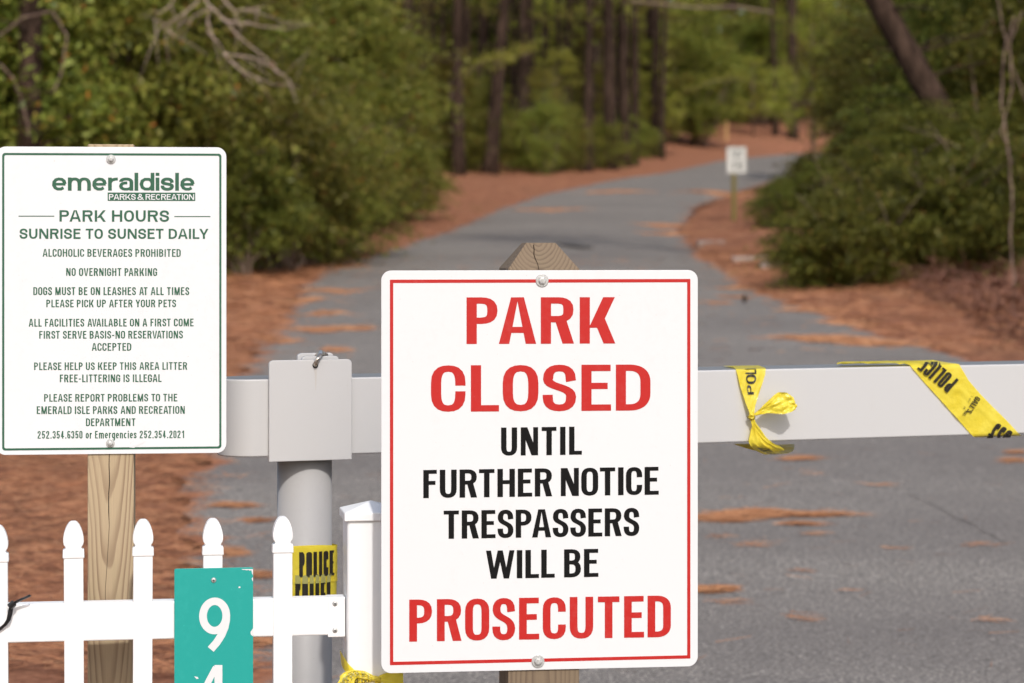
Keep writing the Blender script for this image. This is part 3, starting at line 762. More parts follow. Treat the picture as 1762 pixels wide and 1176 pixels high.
def plant(kind, x, y, sx=1.0, sz=1.0, label='', group=None, var=None, rz=None):
    nm, cat, tn = NAMES[kind]; ps = PROTO[kind]; cm, tm = ps[random.randrange(len(ps)) if var is None else var]
    t = thing(nm, label, cat, (x, y, g1(x, y) - .03), random.uniform(0, 6.28) if rz is None else rz, group)
    t.scale = (sx, sx, sz)
    link('crown', cm, None, t); link(tn, tm, None, t)
    return t

# left-hand side of the road
for u, Yd, sx, sz, kd, lb in (
    (410, 29.5, .80, .95, 'dark', 'low dark round shrub just right of the park hours sign, nearest the road'),
    (470, 31, .95, .98, 'leafy', 'olive green leafy shrub right of the park hours sign, spilling to the straw verge'),
    (540, 32, .95, .86, 'leafy', 'bushy green shrub at the left road edge, above the latch plate of the gate'),
    (600, 34, .78, .72, 'leafy', 'small yellowish green shrub at the end of the left roadside hedge'),
    (672, 45, .90, .80, 'leafy', 'rounded green shrub on the straw bank, left of the dark pine trunks'),
    (722, 49, .55, .46, 'leafy', 'smallest low shrub on the straw bank left of the dark pine trunks')):
    plant(kd, uX(u, Yd), Yd, sx, sz, lb)
for u, Yd, sx, sz in ((-60, 27, 1, .95), (60, 28, 1, .9), (170, 28.5, .95, .95), (270, 30, 1, .9), (360, 33, .9, .75), (-140, 31, 1, 1), (110, 33, 1.1, 1.1), (240, 35, 1.1, 1.1), (440, 36, .9, .62), (-250, 29, 1.1, 1)):
    plant('tall', uX(u, Yd), Yd, sx, sz, 'tall leafy shrub in the thicket above and behind the park hours sign', 'tall shrubs of the left thicket')
for u, Yd, sx, sz in ((520, 40, .9, .62), (600, 43, .9, .75), (560, 50, 1, .95), (605, 52, .9, .8), (480, 48, 1.1, 1.0), (645, 58, .75, .6), (380, 45, 1.2, 1.15)):
    plant('tall', uX(u, Yd), Yd, sx, sz, 'olive green tall shrub behind the left roadside hedge', 'shrubs behind the left roadside hedge')
# pine trunks standing on the straw bank
for u, Yd, s_, var, lb in (
    (600, 60, 1.0, 0, 'pine trunk rising out of the shrubs, leftmost of the pines'),
    (702, 62, 1.1, 2, 'broad dark pine trunk at the left end of the trunk row'),
    (730, 72, .9, 1, 'thin pine trunk set back beside the broad left trunk of the row'),
    (790, 64, 1.1, 0, 'straight dark pine trunk on the straw bank, next left of the bent pine'),
    (822, 72, 1.0, 3, 'thin pine trunk seen in the gap left of the bent pine'),
    (940, 74, 1.1, 3, 'thin pine trunk right of the bent pine'),
    (980, 70, .95, 1, 'slim dark pine trunk above the right part of the notice sign'),
    (1010, 68, 1.0, 0, 'dark pine trunk left of the thick pair near the road bank'),
    (1050, 69, 1.2, 2, 'thick dark pine trunk of the pair at the foot of the road bank'),
    (1075, 71, 1.1, 0, 'thinner dark trunk of the pine pair beside the road bank'),
    (1118, 77, 1.0, 1, 'pine trunk behind the road bank, right of the thick pair')):
    plant('pine', uX(u, Yd), Yd, s_ * .82, 1.0, lb, None, var)
bent = plant('pine', uX(843, 65), 65, .95, 1.0, 'dark bent pine trunk leaning right, above the notice sign post', None, 2, 0.4); bent.rotation_euler[1] = R(5)
plant('pine', uX(44, 26.0), 26.0, .75, 1.0, 'dark pine trunk with vines in the thicket above the park hours sign', None, 0)
lp = plant('leanpine', 6.25, 31, 1.05, 1.0, 'thick dark pine trunk leaning left over the right-hand shrubs', None, 0, 0.0)
for k in range(22):
    Yd = random.uniform(67, 80); u = 690 + 24 * k + random.uniform(-12, 12); x = uX(u, Yd)
    if x > le(Yd) - .8: continue
    plant('pine', x, Yd, random.uniform(.55, .85), 1.0, 'slender dark pine trunk set back in the row above the notice sign', 'slender trunks of the row', k % 4)
for k in range(66):
    Yd = random.uniform(65, 79); u = random.uniform(690, 1230); x = uX(u, Yd)
    if x > le(Yd) - 1.6 or abs(u - 1250) < 45: continue
    s = random.uniform(.5, 1.0)
    plant('leafy' if k % 3 else 'sapling', x, Yd, s, s * random.uniform(.7, 1.5), 'yellowish green bush between the pine trunks', 'bushes between the pine trunks')
for u, v, Yd, w in ((835, 122, 60, .8), (880, 108, 61, .6), (640, 110, 52, 1.0), (1230, 150, 80, 1.2)):
    p_ = P(u, v, Yd); n_ = 26; cc = np.array([tuple(p_ + Vector((w * (i / n_ - .5) * 1.6 + random.gauss(0, .05), random.gauss(0, .1), .28 * math.sin(i / n_ * 3.0 - .6) + random.gauss(0, .05)))) for i in range(n_)])
    cm_ = tuft_mesh('bough', cc, np.tile(np.array([[.7, 0, .6]]), (n_, 1)), 16, .22, .010); bo = link('pine_bough', cm_, M['needle_green'])
    mb = MB(); mb.tube([tuple(cc[0]), tuple(cc[n_ // 2]), tuple(cc[-1])], [.02, .016, .008], 5); mb.build('limb', M['stem'], bo, True)
    tag(bo, {835: 'bright curved pine bough hanging before the dark trunks', 880: 'small pine bough beside the bent pine trunk', 640: 'soft pine bough above the left roadside hedge', 1230: 'pine bough over the far bank above the road sign'}[u], 'bough')
# wood beyond: pines and understorey that nothing tells apart
for k in range(46):
    Yd = random.uniform(78, 112); u = random.uniform(480, 1900); x = uX(u, Yd)
    if x > le(Yd) - 1.2 and x < re_(Yd) + 1.2: continue
    plant('pine', x, Yd, random.uniform(.8, 1.15), random.uniform(.9, 1.1), 'slim dark pine deep in the wood beyond the road', 'pines deep in the wood', k % 6)
for k in range(34):
    Yd = random.uniform(44, 75); u = random.uniform(-150, 900); x = uX(u, Yd)
    if x > le(Yd) - 3.5: continue
    plant('pine', x, Yd, random.uniform(.7, 1.1), random.uniform(.85, 1.05), 'pine in the wood left of the road, half hidden by shrubs', 'pines in the wood left of the road')
for k in range(120):
    Yd = random.uniform(80, 106); u = random.uniform(640, 1320); x = uX(u, Yd)
    if x > le(Yd) - 1.8 or (abs(u - 1250) < 45 and Yd < 100): continue
    s = random.uniform(.7, 1.25)
    plant(random.choice(['leafy', 'tall', 'tall', 'sapling']), x, Yd, s, s * random.uniform(.6, .95), 'green understorey plant among the pine trunks', 'understorey among the pine trunks')
for u, Yd, s_, sz, lb in ((1100, 75, .6, .5, 'small leafy shrub right of the thick pair of pine trunks'), (915, 69, .9, .62, 'leafy shrub with bright tips right of the bent pine trunk'), (760, 66, .7, .5, 'low green shrub at the feet of the straight dark trunks')):
    plant('leafy', uX(u, Yd), Yd, s_, sz, lb)
for u, Yd, s_, sz, lb in ((1200, 96, 1.5, 1.5, 'bright green young pine on the bank above the small road sign'), (1290, 98, 1.7, 1.6, 'large bright young pine beyond the road bend'), (1150, 92, 1.2, 1.1, 'young pine with yellow tips left of the small road sign'), (1370, 100, 1.8, 1.8, 'soft green young pine at the far end of the road'), (1240, 104, 1.7, 2.0, 'tall young pine behind the bright one above the small road sign'), (1450, 104, 1.9, 2.0, 'young pine half hidden by the right-hand evergreens')):
    plant('sapling', uX(u, Yd), Yd, s_, sz, lb)
# right-hand side of the road
for u, Yd, sx, sz, lb in (
    (1395, 27.5, .62, .50, 'low dark shrub creeping onto the straw at the right road edge'), (1450, 27.5, .75, .62, 'dark low shrub right of the creeping one by the road'), (1530, 28.5, .95, .75, 'dark round shrub in the middle of the right-hand row'),
    (1620, 28, .95, .85, 'dark shrub above the tied tape end of the gate beam'), (1710, 28, 1.0, .95, 'dark shrub at the right edge of the picture near the bare vine'), (1800, 27, 1.0, 1.0, 'dark shrub just cut by the right edge of the picture'),
    (1345, 42, .55, .46, 'small dark shrub right of the road sign with feathery outline'), (1405, 43, .85, .66, 'large dark shrub behind the straw clearing on the right'), (1480, 42, .95, .92, 'dark shrub between the clearing and the right-hand thicket')):
    plant('dark', uX(u, Yd), Yd, sx, sz * 1.12, lb)
for u, Yd, sx, sz in ((1640, 30, .8, .40), (1575, 31, .6, .36), (1560, 36, .8, .62), (1650, 34, .9, .75), (1740, 33, .9, .85), (1830, 34, 1, 1), (1540, 46, 1.0, .80), (1620, 42, 1, .95), (1700, 42, 1.1, 1.1), (1790, 41, 1.1, 1.1), (1900, 40, 1.2, 1.1), (1590, 52, 1.2, 1.15), (1690, 54, 1.2, 1.2), (1950, 33, 1.2, 1.1), (1510, 54, .9, .85), (1800, 58, 1.3, 1.3)):
    plant('darktall', uX(u, Yd), Yd, sx, sz, 'dense dark evergreen in the thicket right of the road', 'evergreens of the right thicket')
for u, Yd, sx in ((1400, 62, .9), (1480, 66, 1.1), (1560, 70, 1.1), (1440, 95, 1.3), (1360, 97, 1.5), (1500, 92, 1.4), (1640, 70, 1.2), (1720, 66, 1.1), (1530, 60, .9)):
    x = uX(u, Yd)
    if le(Yd) - 1 < x < re_(Yd) + 1.0: continue
    plant('sapling', x, Yd, sx * 1.1, sx * 1.5, 'yellowish young pine rising behind the right-hand evergreens', 'young pines behind the right thicket')
for k in range(26):  # out-of-view pines, added to throw shade over the right-hand shrubs
    Yd = random.uniform(20, 62); x = random.uniform(.21 * Yd + 1.0, .21 * Yd + 10)
    if x < re_(Yd) + 2.5: continue
    plant('pine', x, Yd, random.uniform(.9, 1.2), random.uniform(.9, 1.05), 'pine in the wood right of the road', 'pines in the wood right of the road')
# far wood that reads as one mass
n = 120000; fx = rng.uniform(-45, 62, n); fy = rng.uniform(112, 132, n); fz = rng.beta(1.0, 1.2, n) * 18
keep = (wob(fx, fz * 1.3, .45) + rng.normal(0, .35, n)) > -.35; fx, fy, fz = fx[keep], fy[keep], fz[keep]; n = len(fx)
cen = np.stack([fx, fy, gz(fx, fy) + fz], -1); nor = unit(n) + np.array([0, -.4, .4]); nor /= np.linalg.norm(nor, axis=1)[:, None]
fm = leaves_mesh('far_wood', cen, nor, np.full(n, .62), .6); fw = link('far_wood', fm, M['leaf']); fw['kind'] = 'stuff'

# bare twigs and vines
def bare_branch(label, lines, Yd, r, seed):
    rd = random.Random(seed); mb = MB()
    for pts in lines:
        q = []
        for a_, b_ in zip(pts, pts[1:]):
            for k in range(4):
                f = k / 4; q.append(P(a_[0] + (b_[0] - a_[0]) * f + rd.gauss(0, 1.2), a_[1] + (b_[1] - a_[1]) * f + rd.gauss(0, 1.2), Yd + rd.gauss(0, .04)))
        q.append(P(*pts[-1], Yd)); n = len(q)
        mb.tube(q, [r * (1.1 - .75 * i / n) for i in range(n)], 5)
        for i in range(2, n, 2):      # side twigs
            d = (q[i] - q[i - 2]).normalized() + Vector((rd.gauss(0, .6), rd.gauss(0, .5), rd.gauss(-.1, .6))); e = q[i] + d * rd.uniform(.10, .28)
            mb.tube([q[i], q[i].lerp(e, .5) + Vector((0, 0, .015)), e], [r * .5, r * .38, r * .2], 4)
    return tag(mb.build('bare_branch', M['twig_pale'], None, True), label, 'branch')
bare_branch('pale bare branch with many twigs sweeping down to the right at the top left', [[(330, -40), (361, 14), (357, 51), (385, 92), (443, 102), (490, 129), (500, 150)], [(361, 10), (391, 37), (443, 44), (494, 51)], [(374, 20), (408, 61), (473, 112)], [(385, 92), (410, 118), (470, 146)], [(378, -10), (405, 20), (446, 14)]], 23.6, .009, 3)
bare_branch('short pale bare twigs hanging above the park hours sign', [[(330, -40), (293, 7), (265, 34), (306, 65)], [(344, 0), (300, 34), (285, 60)], [(361, 14), (330, 30), (322, 40)], [(300, 34), (272, 52)]], 23.8, .0075, 8)
def vine(label, pts, Yd, r, seed, mat='twig'):
    rd = random.Random(seed); mb = MB(); P3 = []
    for i in range(len(pts) - 1):
        for k in range(5):
            f = k / 5; u = pts[i][0] * (1 - f) + pts[i + 1][0] * f + rd.gauss(0, .9); v = pts[i][1] * (1 - f) + pts[i + 1][1] * f
            P3.append(P(u, v, Yd + rd.gauss(0, .03)))
    P3.append(P(*pts[-1], Yd)); mb.tube(P3, r, 6)
    return tag(mb.build('bare_vine', M[mat], None, True), label, 'vine')
vine('thin pale vine hanging down beside the dark trunk at the top left', [(52, -30), (50, 60), (56, 110), (62, 140)], 26, .012, 2)
vine('curved reddish vine arching over the top left corner', [(-20, 75), (40, 30), (90, 20), (115, 60), (105, 130), (90, 160)], 25.5, .010, 4)
vine('pale thin stem slanting down through the left thicket above the sign', [(0, 110), (25, 140), (40, 180), (50, 235)], 25.5, .010, 5)
vine('tall pale bare stem near the right edge of the picture', [(1745, 30), (1728, 90), (1722, 180), (1735, 260), (1742, 340), (1738, 420), (1745, 480), (1742, 590)], 23.0, .009, 6)
vine('second bare stem forking right beside the tall pale one', [(1760, 20), (1738, 70), (1742, 150), (1722, 230), (1735, 250)], 22.8, .007, 7)
vine('slim brown stem slanting left of the tall pale stem', [(1712, -20), (1728, 60), (1745, 120), (1772, 190)], 23.2, .007, 9, 'stem')
vine('pale horizontal dead limb across the gap at the top, above the road bend', [(1085, 2), (1140, 8), (1200, 14), (1270, 12), (1330, 22)], 58, .026, 10)

# ------------------------------------------------------------------ far road sign, stake, pale strips, pine cone
xs_, ysd = uX(1263, 45), 45.0
t = thing('road_sign', 'small white speed limit sign on an olive post at the road bend', 'road sign', (xs_, ysd, g1(xs_, ysd)), R(3))
zt = P(0, 253, ysd).z - t.location.z; zb = P(0, 299, ysd).z - t.location.z
mb = MB(); mb.box(-.025, .025, .0, .012, -.3, zt - .03); mb.box(-.04, -.025, .0, .03, -.3, zt - .03); mb.box(.025, .04, .0, .03, -.3, zt - .03); mb.build('post', M['olive'], t)
w2 = .5 * 34 / F * ysd; cx = .045
mb = MB(); mb.prism(round_rect(cx - w2, cx + w2, zb, zt, .035), -.006, -.001); pan = mb.build('panel', M['farsign'], t, bevel=.001)
hh = zt - zb
frame_strip(round_rect(cx - w2 + .012, cx + w2 - .012, zb + .012, zt - .012, .028), round_rect(cx - w2 + .017, cx + w2 - .017, zb + .017, zt - .017, .024), -.0075).build('border', M['black'], pan)
for tx, z0, cap, wd in (('SPEED', zt - hh * .25, hh * .13, .6), ('LIMIT', zt - hh * .43, hh * .13, .5), ('15', zt - hh * .88, hh * .34, .55)):
    W = wd * 2 * w2 / cap; st = layout(tx, W, .16 if len(tx) > 2 else .15, .13, .2)
    letter_mesh(st, lambda x, y, h, z0=z0, cap=cap, W=W: (cx + (x - W / 2) * cap, -.008 - h, z0 + y * cap), step=2e-4).build('lettering', M['black'], pan)
for zz in (zt - hh * .06, zb + hh * .06): hex_bolt(t, cx - .04, zz, .012, -.006)

YK = 88.0; xk = uX(1250, YK); mb = MB(); mb.prism([(-.06, -.3), (.06, -.3), (.06, .62), (.0, .74), (-.06, .62)], -.05, .05)
o = mb.build('wooden_stake', M['stakewood'], None, bevel=.006); o.location = (xk, YK, g1(xk, YK) + .0); tag(o, 'short pale wooden stake on the straw bank behind the road sign', 'stake')

a = NT('pale_worn_concrete'); co = a.coord(); cn = a.noise(co, 8, 5, .65)
a.set(a.mix(a.ramp(a.noise(co, 4, 4), [(.45, 0.0), (.6, .8)]), a.ramp(cn, [(.3, (.30, .24, .20)), (.7, (.48, .41, .36))]), (.25, .11, .06)), .9); a.bump(cn, .4, .01); M['concrete'] = a.m
for (u, v, wpx, lb) in ((1224, 425, 48, 'short pale concrete strip in the straw nearest the road sign'), (1310, 455, 100, 'longest pale concrete strip lying in the straw clearing'), (1340, 467, 66, 'pale concrete strip in the straw, nearest the creeping dark shrub')):
    Yd = float(np.interp(v, [425, 455, 467], [37.5, 33.2, 31.6])); x = uX(u, Yd); w = wpx / F * Yd
    mb = MB(); n_ = 9; r0 = random.Random(u)
    out = [(-w / 2 + w * i / n_, -.12 + r0.uniform(-.02, .02)) for i in range(n_ + 1)] + [(w / 2 - w * i / n_, .12 + r0.uniform(-.03, .03)) for i in range(n_ + 1)]
    mb.prism_z(out, -.08, .03); o = mb.build('concrete_strip', M['concrete'], None, bevel=.008); o.location = (x, Yd, g1(x, Yd) + .02); o.rotation_euler = (R(4), 0, R(3)); tag(o, lb, 'paving strip')
xc_, yc_ = on_road(1281, 528); mb = MB()
for i in range(44):
    f = i / 43; aa = i * 2.4; rr = .035 * math.sin(math.pi * (.12 + .8 * f)); z = f * .09
    c0 = Vector((rr * .3 * math.cos(aa), rr * .3 * math.sin(aa), z)); c1 = Vector((rr * math.cos(aa), rr * math.sin(aa), z + .008)); s_ = Vector((-math.sin(aa), math.cos(aa), 0)) * .011
    mb.add([c0 - s_ * .5, c1 - s_, c1 + Vector((0, 0, .006)), c1 + s_, c0 + s_ * .5, c0 + Vector((0, 0, .01))], [(0, 1, 2, 3, 4, 5)])
mb.tube([(0, 0, 0), (0, 0, .09)], [.015, .004], 6)
o = mb.build('pine_cone', M['bark'], None); o.location = (xc_, yc_, rz_(xc_, yc_) + .012); tag(o, 'small dark pine cone lying on the road', 'pine cone'); o.scale = (.8, .8, .8)

# ------------------------------------------------------------------ PARK CLOSED sign
pl = Plane(P(656, 466, 4.88), 7.6)
x1, zb = pl.at(1200.5, 1147); 
base = pl.o + pl.x * (pl.at(936, 470)[0]); base.z = 0
def local_plane(pl, base):
    "same plane, measured from a thing standing at base"
    q = Plane(Vector((base.x, base.y, 0)), math.degrees(pl.yaw)); return q
nb = thing('notice_sign', 'large white park closed notice with red and black words on a square timber post', 'sign', base, pl.yaw)
Q = local_plane(pl, base)
xl, ztp = Q.at(656, 466); xr, _ = Q.at(1200.5, 800); _, zbt = Q.at(656, 1159)
mb = MB(); mb.prism(round_rect(xl, xr, zbt, ztp, .019, 8), -.0012, .0016); pan = mb.build('panel', M['sheet'], nb, bevel=.0005)
bl, bt = Q.at(670.8, 481.6); br, _ = Q.at(1187.7, 600); _, bb = Q.at(671, 1144.8); tk = 5.7 / 893
frame_strip(round_rect(bl, br, bb, bt, .0012), round_rect(bl + tk, br - tk, bb + tk, bt - tk, .0008), -.0016).build('border', M['red'], pan)
for tx, l, r, tp, bo, rt, s, t_, g_, sp_, col in (
    ('PARK', 802.6, 1057.7, 512, 592.3, 511, .222, .137, .135, .3, 'red'), ('CLOSED', 741.4, 1119, 629, 709, 626.5, .222, .138, .14, .3, 'red'), ('UNTIL', 862, 1001, 736, 784.5, 734, .195, .14, .13, .3, 'black'),
    ('FURTHER NOTICE', 728.2, 1132.8, 809, 857.5, 802.8, .198, .14, .105, .27, 'black'), ('TRESPASSERS', 763.3, 1099.8, 879, 927.5, 873.6, .195, .138, .10, .2, 'black'), ('WILL BE', 836, 1029, 947.7, 996.2, 944.2, .198, .14, .11, .28, 'black'),
    ('PROSECUTED', 704, 1154, 1032, 1104.4, 1023.7, .187, .137, .115, .2, 'red')):
    panel_text(Q, tx, l, r, tp, bo, rt, s, t_, g_, sp_, e=2.4).build('lettering', M[col], pan)
hex_bolt(nb, *Q.at(932.5, 483), .0125, -.0012); hex_bolt(nb, *Q.at(925.5, 1138), .0125, -.0012)
# timber post 140 mm square with a chamfered top
pw = .069; px = Q.at(936, 600)[0]; zt_ = Q.at(925, 463)[1]; zp = Q.at(925, 421)[1] + .003
mb = MB(); c_ = zp - zt_
lv = [(-.5, pw, 0), (zt_, pw, 0), (zp, pw - c_ * .80, 0)]
vs_ = [(px + sx * r_, .0025 + pw + sy * r_, z) for z, r_, _ in lv for sx, sy in ((-1, -1), (1, -1), (1, 1), (-1, 1))]
fs_ = [(0, 3, 2, 1), (8, 9, 10, 11)] + [(k * 4 + i, k * 4 + (i + 1) % 4, k * 4 + 4 + (i + 1) % 4, k * 4 + 4 + i) for k in (0, 1) for i in range(4)]
mb.add(vs_, fs_); post = mb.build('post', M['post_new'], nb, bevel=.0012)
cr = [(918, 421.5), (919, 430), (918.5, 438), (921, 446), (925, 454), (927, 464)]; rowsC = []
def chamfer_y(z): return .0025 + (z - zt_) * .80 - .0006
for i, (u, v) in enumerate(cr):
    Qc = Plane(Q.o + Q.n * -(.0025 + max(0, (Q.at(u, v)[1] - zt_)) * .8), math.degrees(Q.yaw)); x, z = Qc.at(u, v); w = .0009 * (1 if i < 4 else .7)
    rowsC.append([(x - w, chamfer_y(z), z), (x + w, chamfer_y(z), z)])
MB().grid(rowsC).build('split', M['crack'], post)

# ------------------------------------------------------------------ park hours sign
pl = Plane(P(190, 500, 5.08), 6.5)
base = Vector((pl.o.x, pl.o.y, 0))
ps = thing('rules_sign', 'white park hours and rules sign with green lettering on a weathered post', 'sign', base, pl.yaw)
Q = local_plane(pl, base)
def tilt_out(l, r, zt0, zb0, rr):   # the sheet hangs very slightly crooked
    xl, zt1 = Q.at(l, zt0); xr, zb1 = Q.at(r, zb0); return xl, xr, zb1, zt1, rr
xl, xr, zb1, zt1, rr = tilt_out(-7, 389.5, 252.5, 779.5, .019)
mb = MB(); mb.prism(round_rect(xl, xr, zb1, zt1, rr, 8), -.0012, .0014); pan = mb.build('panel', M['sheet_old'], ps, bevel=.0005)
xl, xr, zb2, zt2, rr = tilt_out(3.8, 381, 263.5, 772, .008)
k = 3.7 / 866
frame_strip(round_rect(xl, xr, zb2, zt2, .006), round_rect(xl + k, xr - k, zb2 + k, zt2 - k, .0035), -.0016).build('border', M['green'], pan)
S1 = dict(s=.168, t=.135, gap=.15, space=.34)
panel_text(Q, 'emeraldisle', 89.5, 335, 297.4, 328.4, 297.6, s=.205, t=.16, gap=.085, xh=.73).build('lettering', M['green'], pan)
bx0, bz1 = Q.at(185.3, 331.6); bx1, bz0 = Q.at(336, 346.2)
MB().grid([[(bx0, -.0016, bz0), (bx1, -.0016, bz0)], [(bx0, -.0016, bz1), (bx1, -.0016, bz1)]]).build('name_bar', M['green'], pan)
panel_text(Q, 'PARKS & RECREATION', 187.5, 334, 334.4, 344.2, None, s=.175, t=.15, gap=.13, space=.28, y=-.0020).build('lettering', M['sheet_old'], pan)
panel_text(Q, 'PARK HOURS', 102.4, 291, 362, 381.7, 362.3, s=.205, t=.165, gap=.18, space=.45).build('lettering', M['green'], pan)
for l, r, v in ((32, 93.5, 372.3), (300, 362, 373)):
    ax, az = Q.at(l, v); bx, bz = Q.at(r, v); h = .0009
    MB().grid([[(ax, -.0016, az - h), (bx, -.0016, bz - h)], [(ax, -.0016, az + h), (bx, -.0016, bz + h)]]).build('rule_line', M['green'], pan)
panel_text(Q, 'SUNRISE TO SUNSET DAILY', 33.7, 358.7, 393.8, 411.2, 394, s=.205, t=.165, gap=.17, space=.42).build('lettering', M['green'], pan)
for tx, l, r, tp, bo, rt in (
    ('ALCOHOLIC BEVERAGES PROHIBITED', 73.5, 311, 428.7, 442, 428.9), ('NO OVERNIGHT PARKING', 114, 270.5, 461.6, 475, 461.7), ('DOGS MUST BE ON LEASHES AT ALL TIMES', 57.4, 325.6, 494.4, 508, 494.4),
    ('PLEASE PICK UP AFTER YOUR PETS', 79.8, 303, 516, 529, 515.8), ('ALL FACILITIES AVAILABLE ON A FIRST COME', 49.5, 333, 549, 562.3, 548.4), ('FIRST SERVE BASIS-NO RESERVATIONS', 67.6, 314.8, 569.8, 583, 569.3),
    ('ACCEPTED', 158, 226, 590.6, 603.8, 590.5), ('PLEASE HELP US KEEP THIS AREA LITTER', 58.8, 322, 624, 637, 623.3), ('FREE-LITTERING IS ILLEGAL', 103, 278, 644.8, 658, 644.3),
    ('PLEASE REPORT PROBLEMS TO THE', 76, 305, 678.4, 691.4, 677.8), ('EMERALD ISLE PARKS AND RECREATION', 63.3, 318, 699.4, 712.7, 698.8), ('DEPARTMENT', 148, 233, 720.2, 733.4, 720),
    ('252.354.6350 or Emergencies 252.354.2021', 64.8, 318, 742, 755, 741)):
    if tx[0] == '2': S1['s'], S1['t'] = .15, .125
    panel_text(Q, tx, l, r, tp, bo, rt, **S1).build('lettering', M['green'], pan)
hex_bolt(ps, *Q.at(191, 274.5), .0092, -.0012); hex_bolt(ps, *Q.at(190, 763), .0085, -.0012)
# scuff at the foot of the sheet
ax, az = Q.at(222, 770); MB().add([(ax, -.0019, az), (ax + .010, -.0019, az - .001), (ax + .034, -.0019, az + .012), (ax + .018, -.0019, az + .008)], [(0, 1, 2, 3)]).build('scuff', M['sheet'], pan)
px, _ = Q.at(190.5, 800); zt_ = Q.at(190, 248.5)[1]
mb = MB(); mb.box(px - .0455, px + .0455, .0025, .0935, -.5, zt_); post = mb.build('post', M['post_old'], ps, bevel=.002)
rowsC = []
for i, (u, v) in enumerate([(188, 782), (187.5, 800), (188.5, 830), (187, 850), (187, 880), (188, 905), (186, 940), (184, 975), (181.5, 1010), (181, 1040), (180, 1100)]):
    x, z = Q.at(u, v); w = .0008 if i < 5 else .0004; rowsC.append([(x - w, .0021, z), (x + w, .0021, z)])
MB().grid(rowsC).build('split', M['crack'], post)

# ------------------------------------------------------------------ picket fence
pl = Plane(P(486, 1000, 5.0), 8.8)
base = Vector((pl.o.x, pl.o.y, 0))
fence = thing('picket_fence', 'white vinyl picket fence with gothic caps and a square end post', 'fence', base, pl.yaw)
Q = local_plane(pl, base)
k = 1 / 881.0
prof = [(0, 3.6), (2, 7.0), (6, 10.2), (12, 13.2), (20, 15.8), (28, 17.2), (34, 17.3), (39, 16.3), (42, 14.2), (44.2, 13.4), (46.2, 14.4), (47.5, 17.2), (49, 17.9), (62, 18.4)]
cap_out = [(hw * k, -d * k) for d, hw in prof]; cap_out = [(-x, z) for x, z in cap_out] + [(x, z) for x, z in reversed(cap_out)]
capm = MB().prism(cap_out, -.0135, .0135).mesh('picket_cap'); capm.materials.append(M['vinyl'])
shaft = MB().box(-.0186, .0186, -.0115, .0115, -.60, 0).mesh('picket_shaft'); shaft.materials.append(M['vinyl'])
def add_picket(u, vtip):
    x, z = Q.at(u, vtip)
    p_ = link('picket', shaft, None, fence); p_.location = (x, 0, z - 60 * k); p_.rotation_euler = (R(random.uniform(-.4, .4)), R(random.uniform(-.35, .35)), R(random.uniform(-1, 1)))
    c_ = link('picket_cap', capm, None, p_); c_.location = (0, 0, 60 * k)
    for o in (p_, c_):
        b_ = o.modifiers.new('bevel', 'BEVEL'); b_.width = .0022; b_.segments = 2; b_.limit_method = 'ANGLE'; b_.angle_limit = R(50)
    return p_
for u, v in ((-124, 902), (-3.5, 904), (126.5, 897.3), (246, 894), (366, 892.5), (486, 889)): add_picket(u, v)
xa, _ = Q.at(-260, 1000); xb, _ = Q.at(566, 1000); _, za = Q.at(300, 1033.5); _, zb_ = Q.at(300, 1098.5)
MB().box(xa, xb, -.0095, .028, zb_, za).build('rail', M['vinyl'], fence, bevel=.003)
MB().box(xa, xb, -.0095, .028, zb_ - .5, za - .5).build('rail', M['vinyl'], fence, bevel=.003)
pxl, _ = Q.at(594.5, 1000); pwid = .1016; py0, py1 = -.040, .0616
xb2, _ = Q.at(563.5, 1000)
MB().box(xb2, pxl - .0015, -.0125, .031, zb_ - .0035, za + .0005).build('rail_bracket', M['vinyl'], fence, bevel=.0015)
for v in (1037.5, 1083.5):
    x, z = Q.at(575.5, v); screw_head(fence, x, z, .0052, -.0125)
zc, zc2 = Q.at(620, 893)[1], Q.at(620, 866)[1]
def oct_(x0, x1, y0, y1, b): return [(x0 + b, y0), (x1 - b, y0), (x1, y0 + b), (x1, y1 - b), (x1 - b, y1), (x0 + b, y1), (x0, y1 - b), (x0, y0 + b)]
MB().prism_z(oct_(pxl, pxl + pwid, py0, py1, .004), -.4, zc).build('post', M['vinyl'], fence, bevel=.002)
mb = MB(); o_ = .006; x0, x1, y0, y1 = pxl - o_, pxl + pwid + o_, py0 - o_, py1 + o_; zm = zc + .016; zq = zc2 + .004
b_ = .02
vs_ = [(x0, y0, zc), (x1, y0, zc), (x1, y1, zc), (x0, y1, zc), (x0, y0, zm), (x1, y0, zm), (x1, y1, zm), (x0, y1, zm), ((x0 + x1) / 2, (y0 + y1) / 2, zq)]
mb.add(vs_, [(0, 3, 2, 1), (0, 1, 5, 4), (1, 2, 6, 5), (2, 3, 7, 6), (3, 0, 4, 7), (4, 5, 8), (5, 6, 8), (6, 7, 8), (7, 4, 8)]); mb.build('post_cap', M['vinyl'], fence, bevel=.002)
FQ = Q

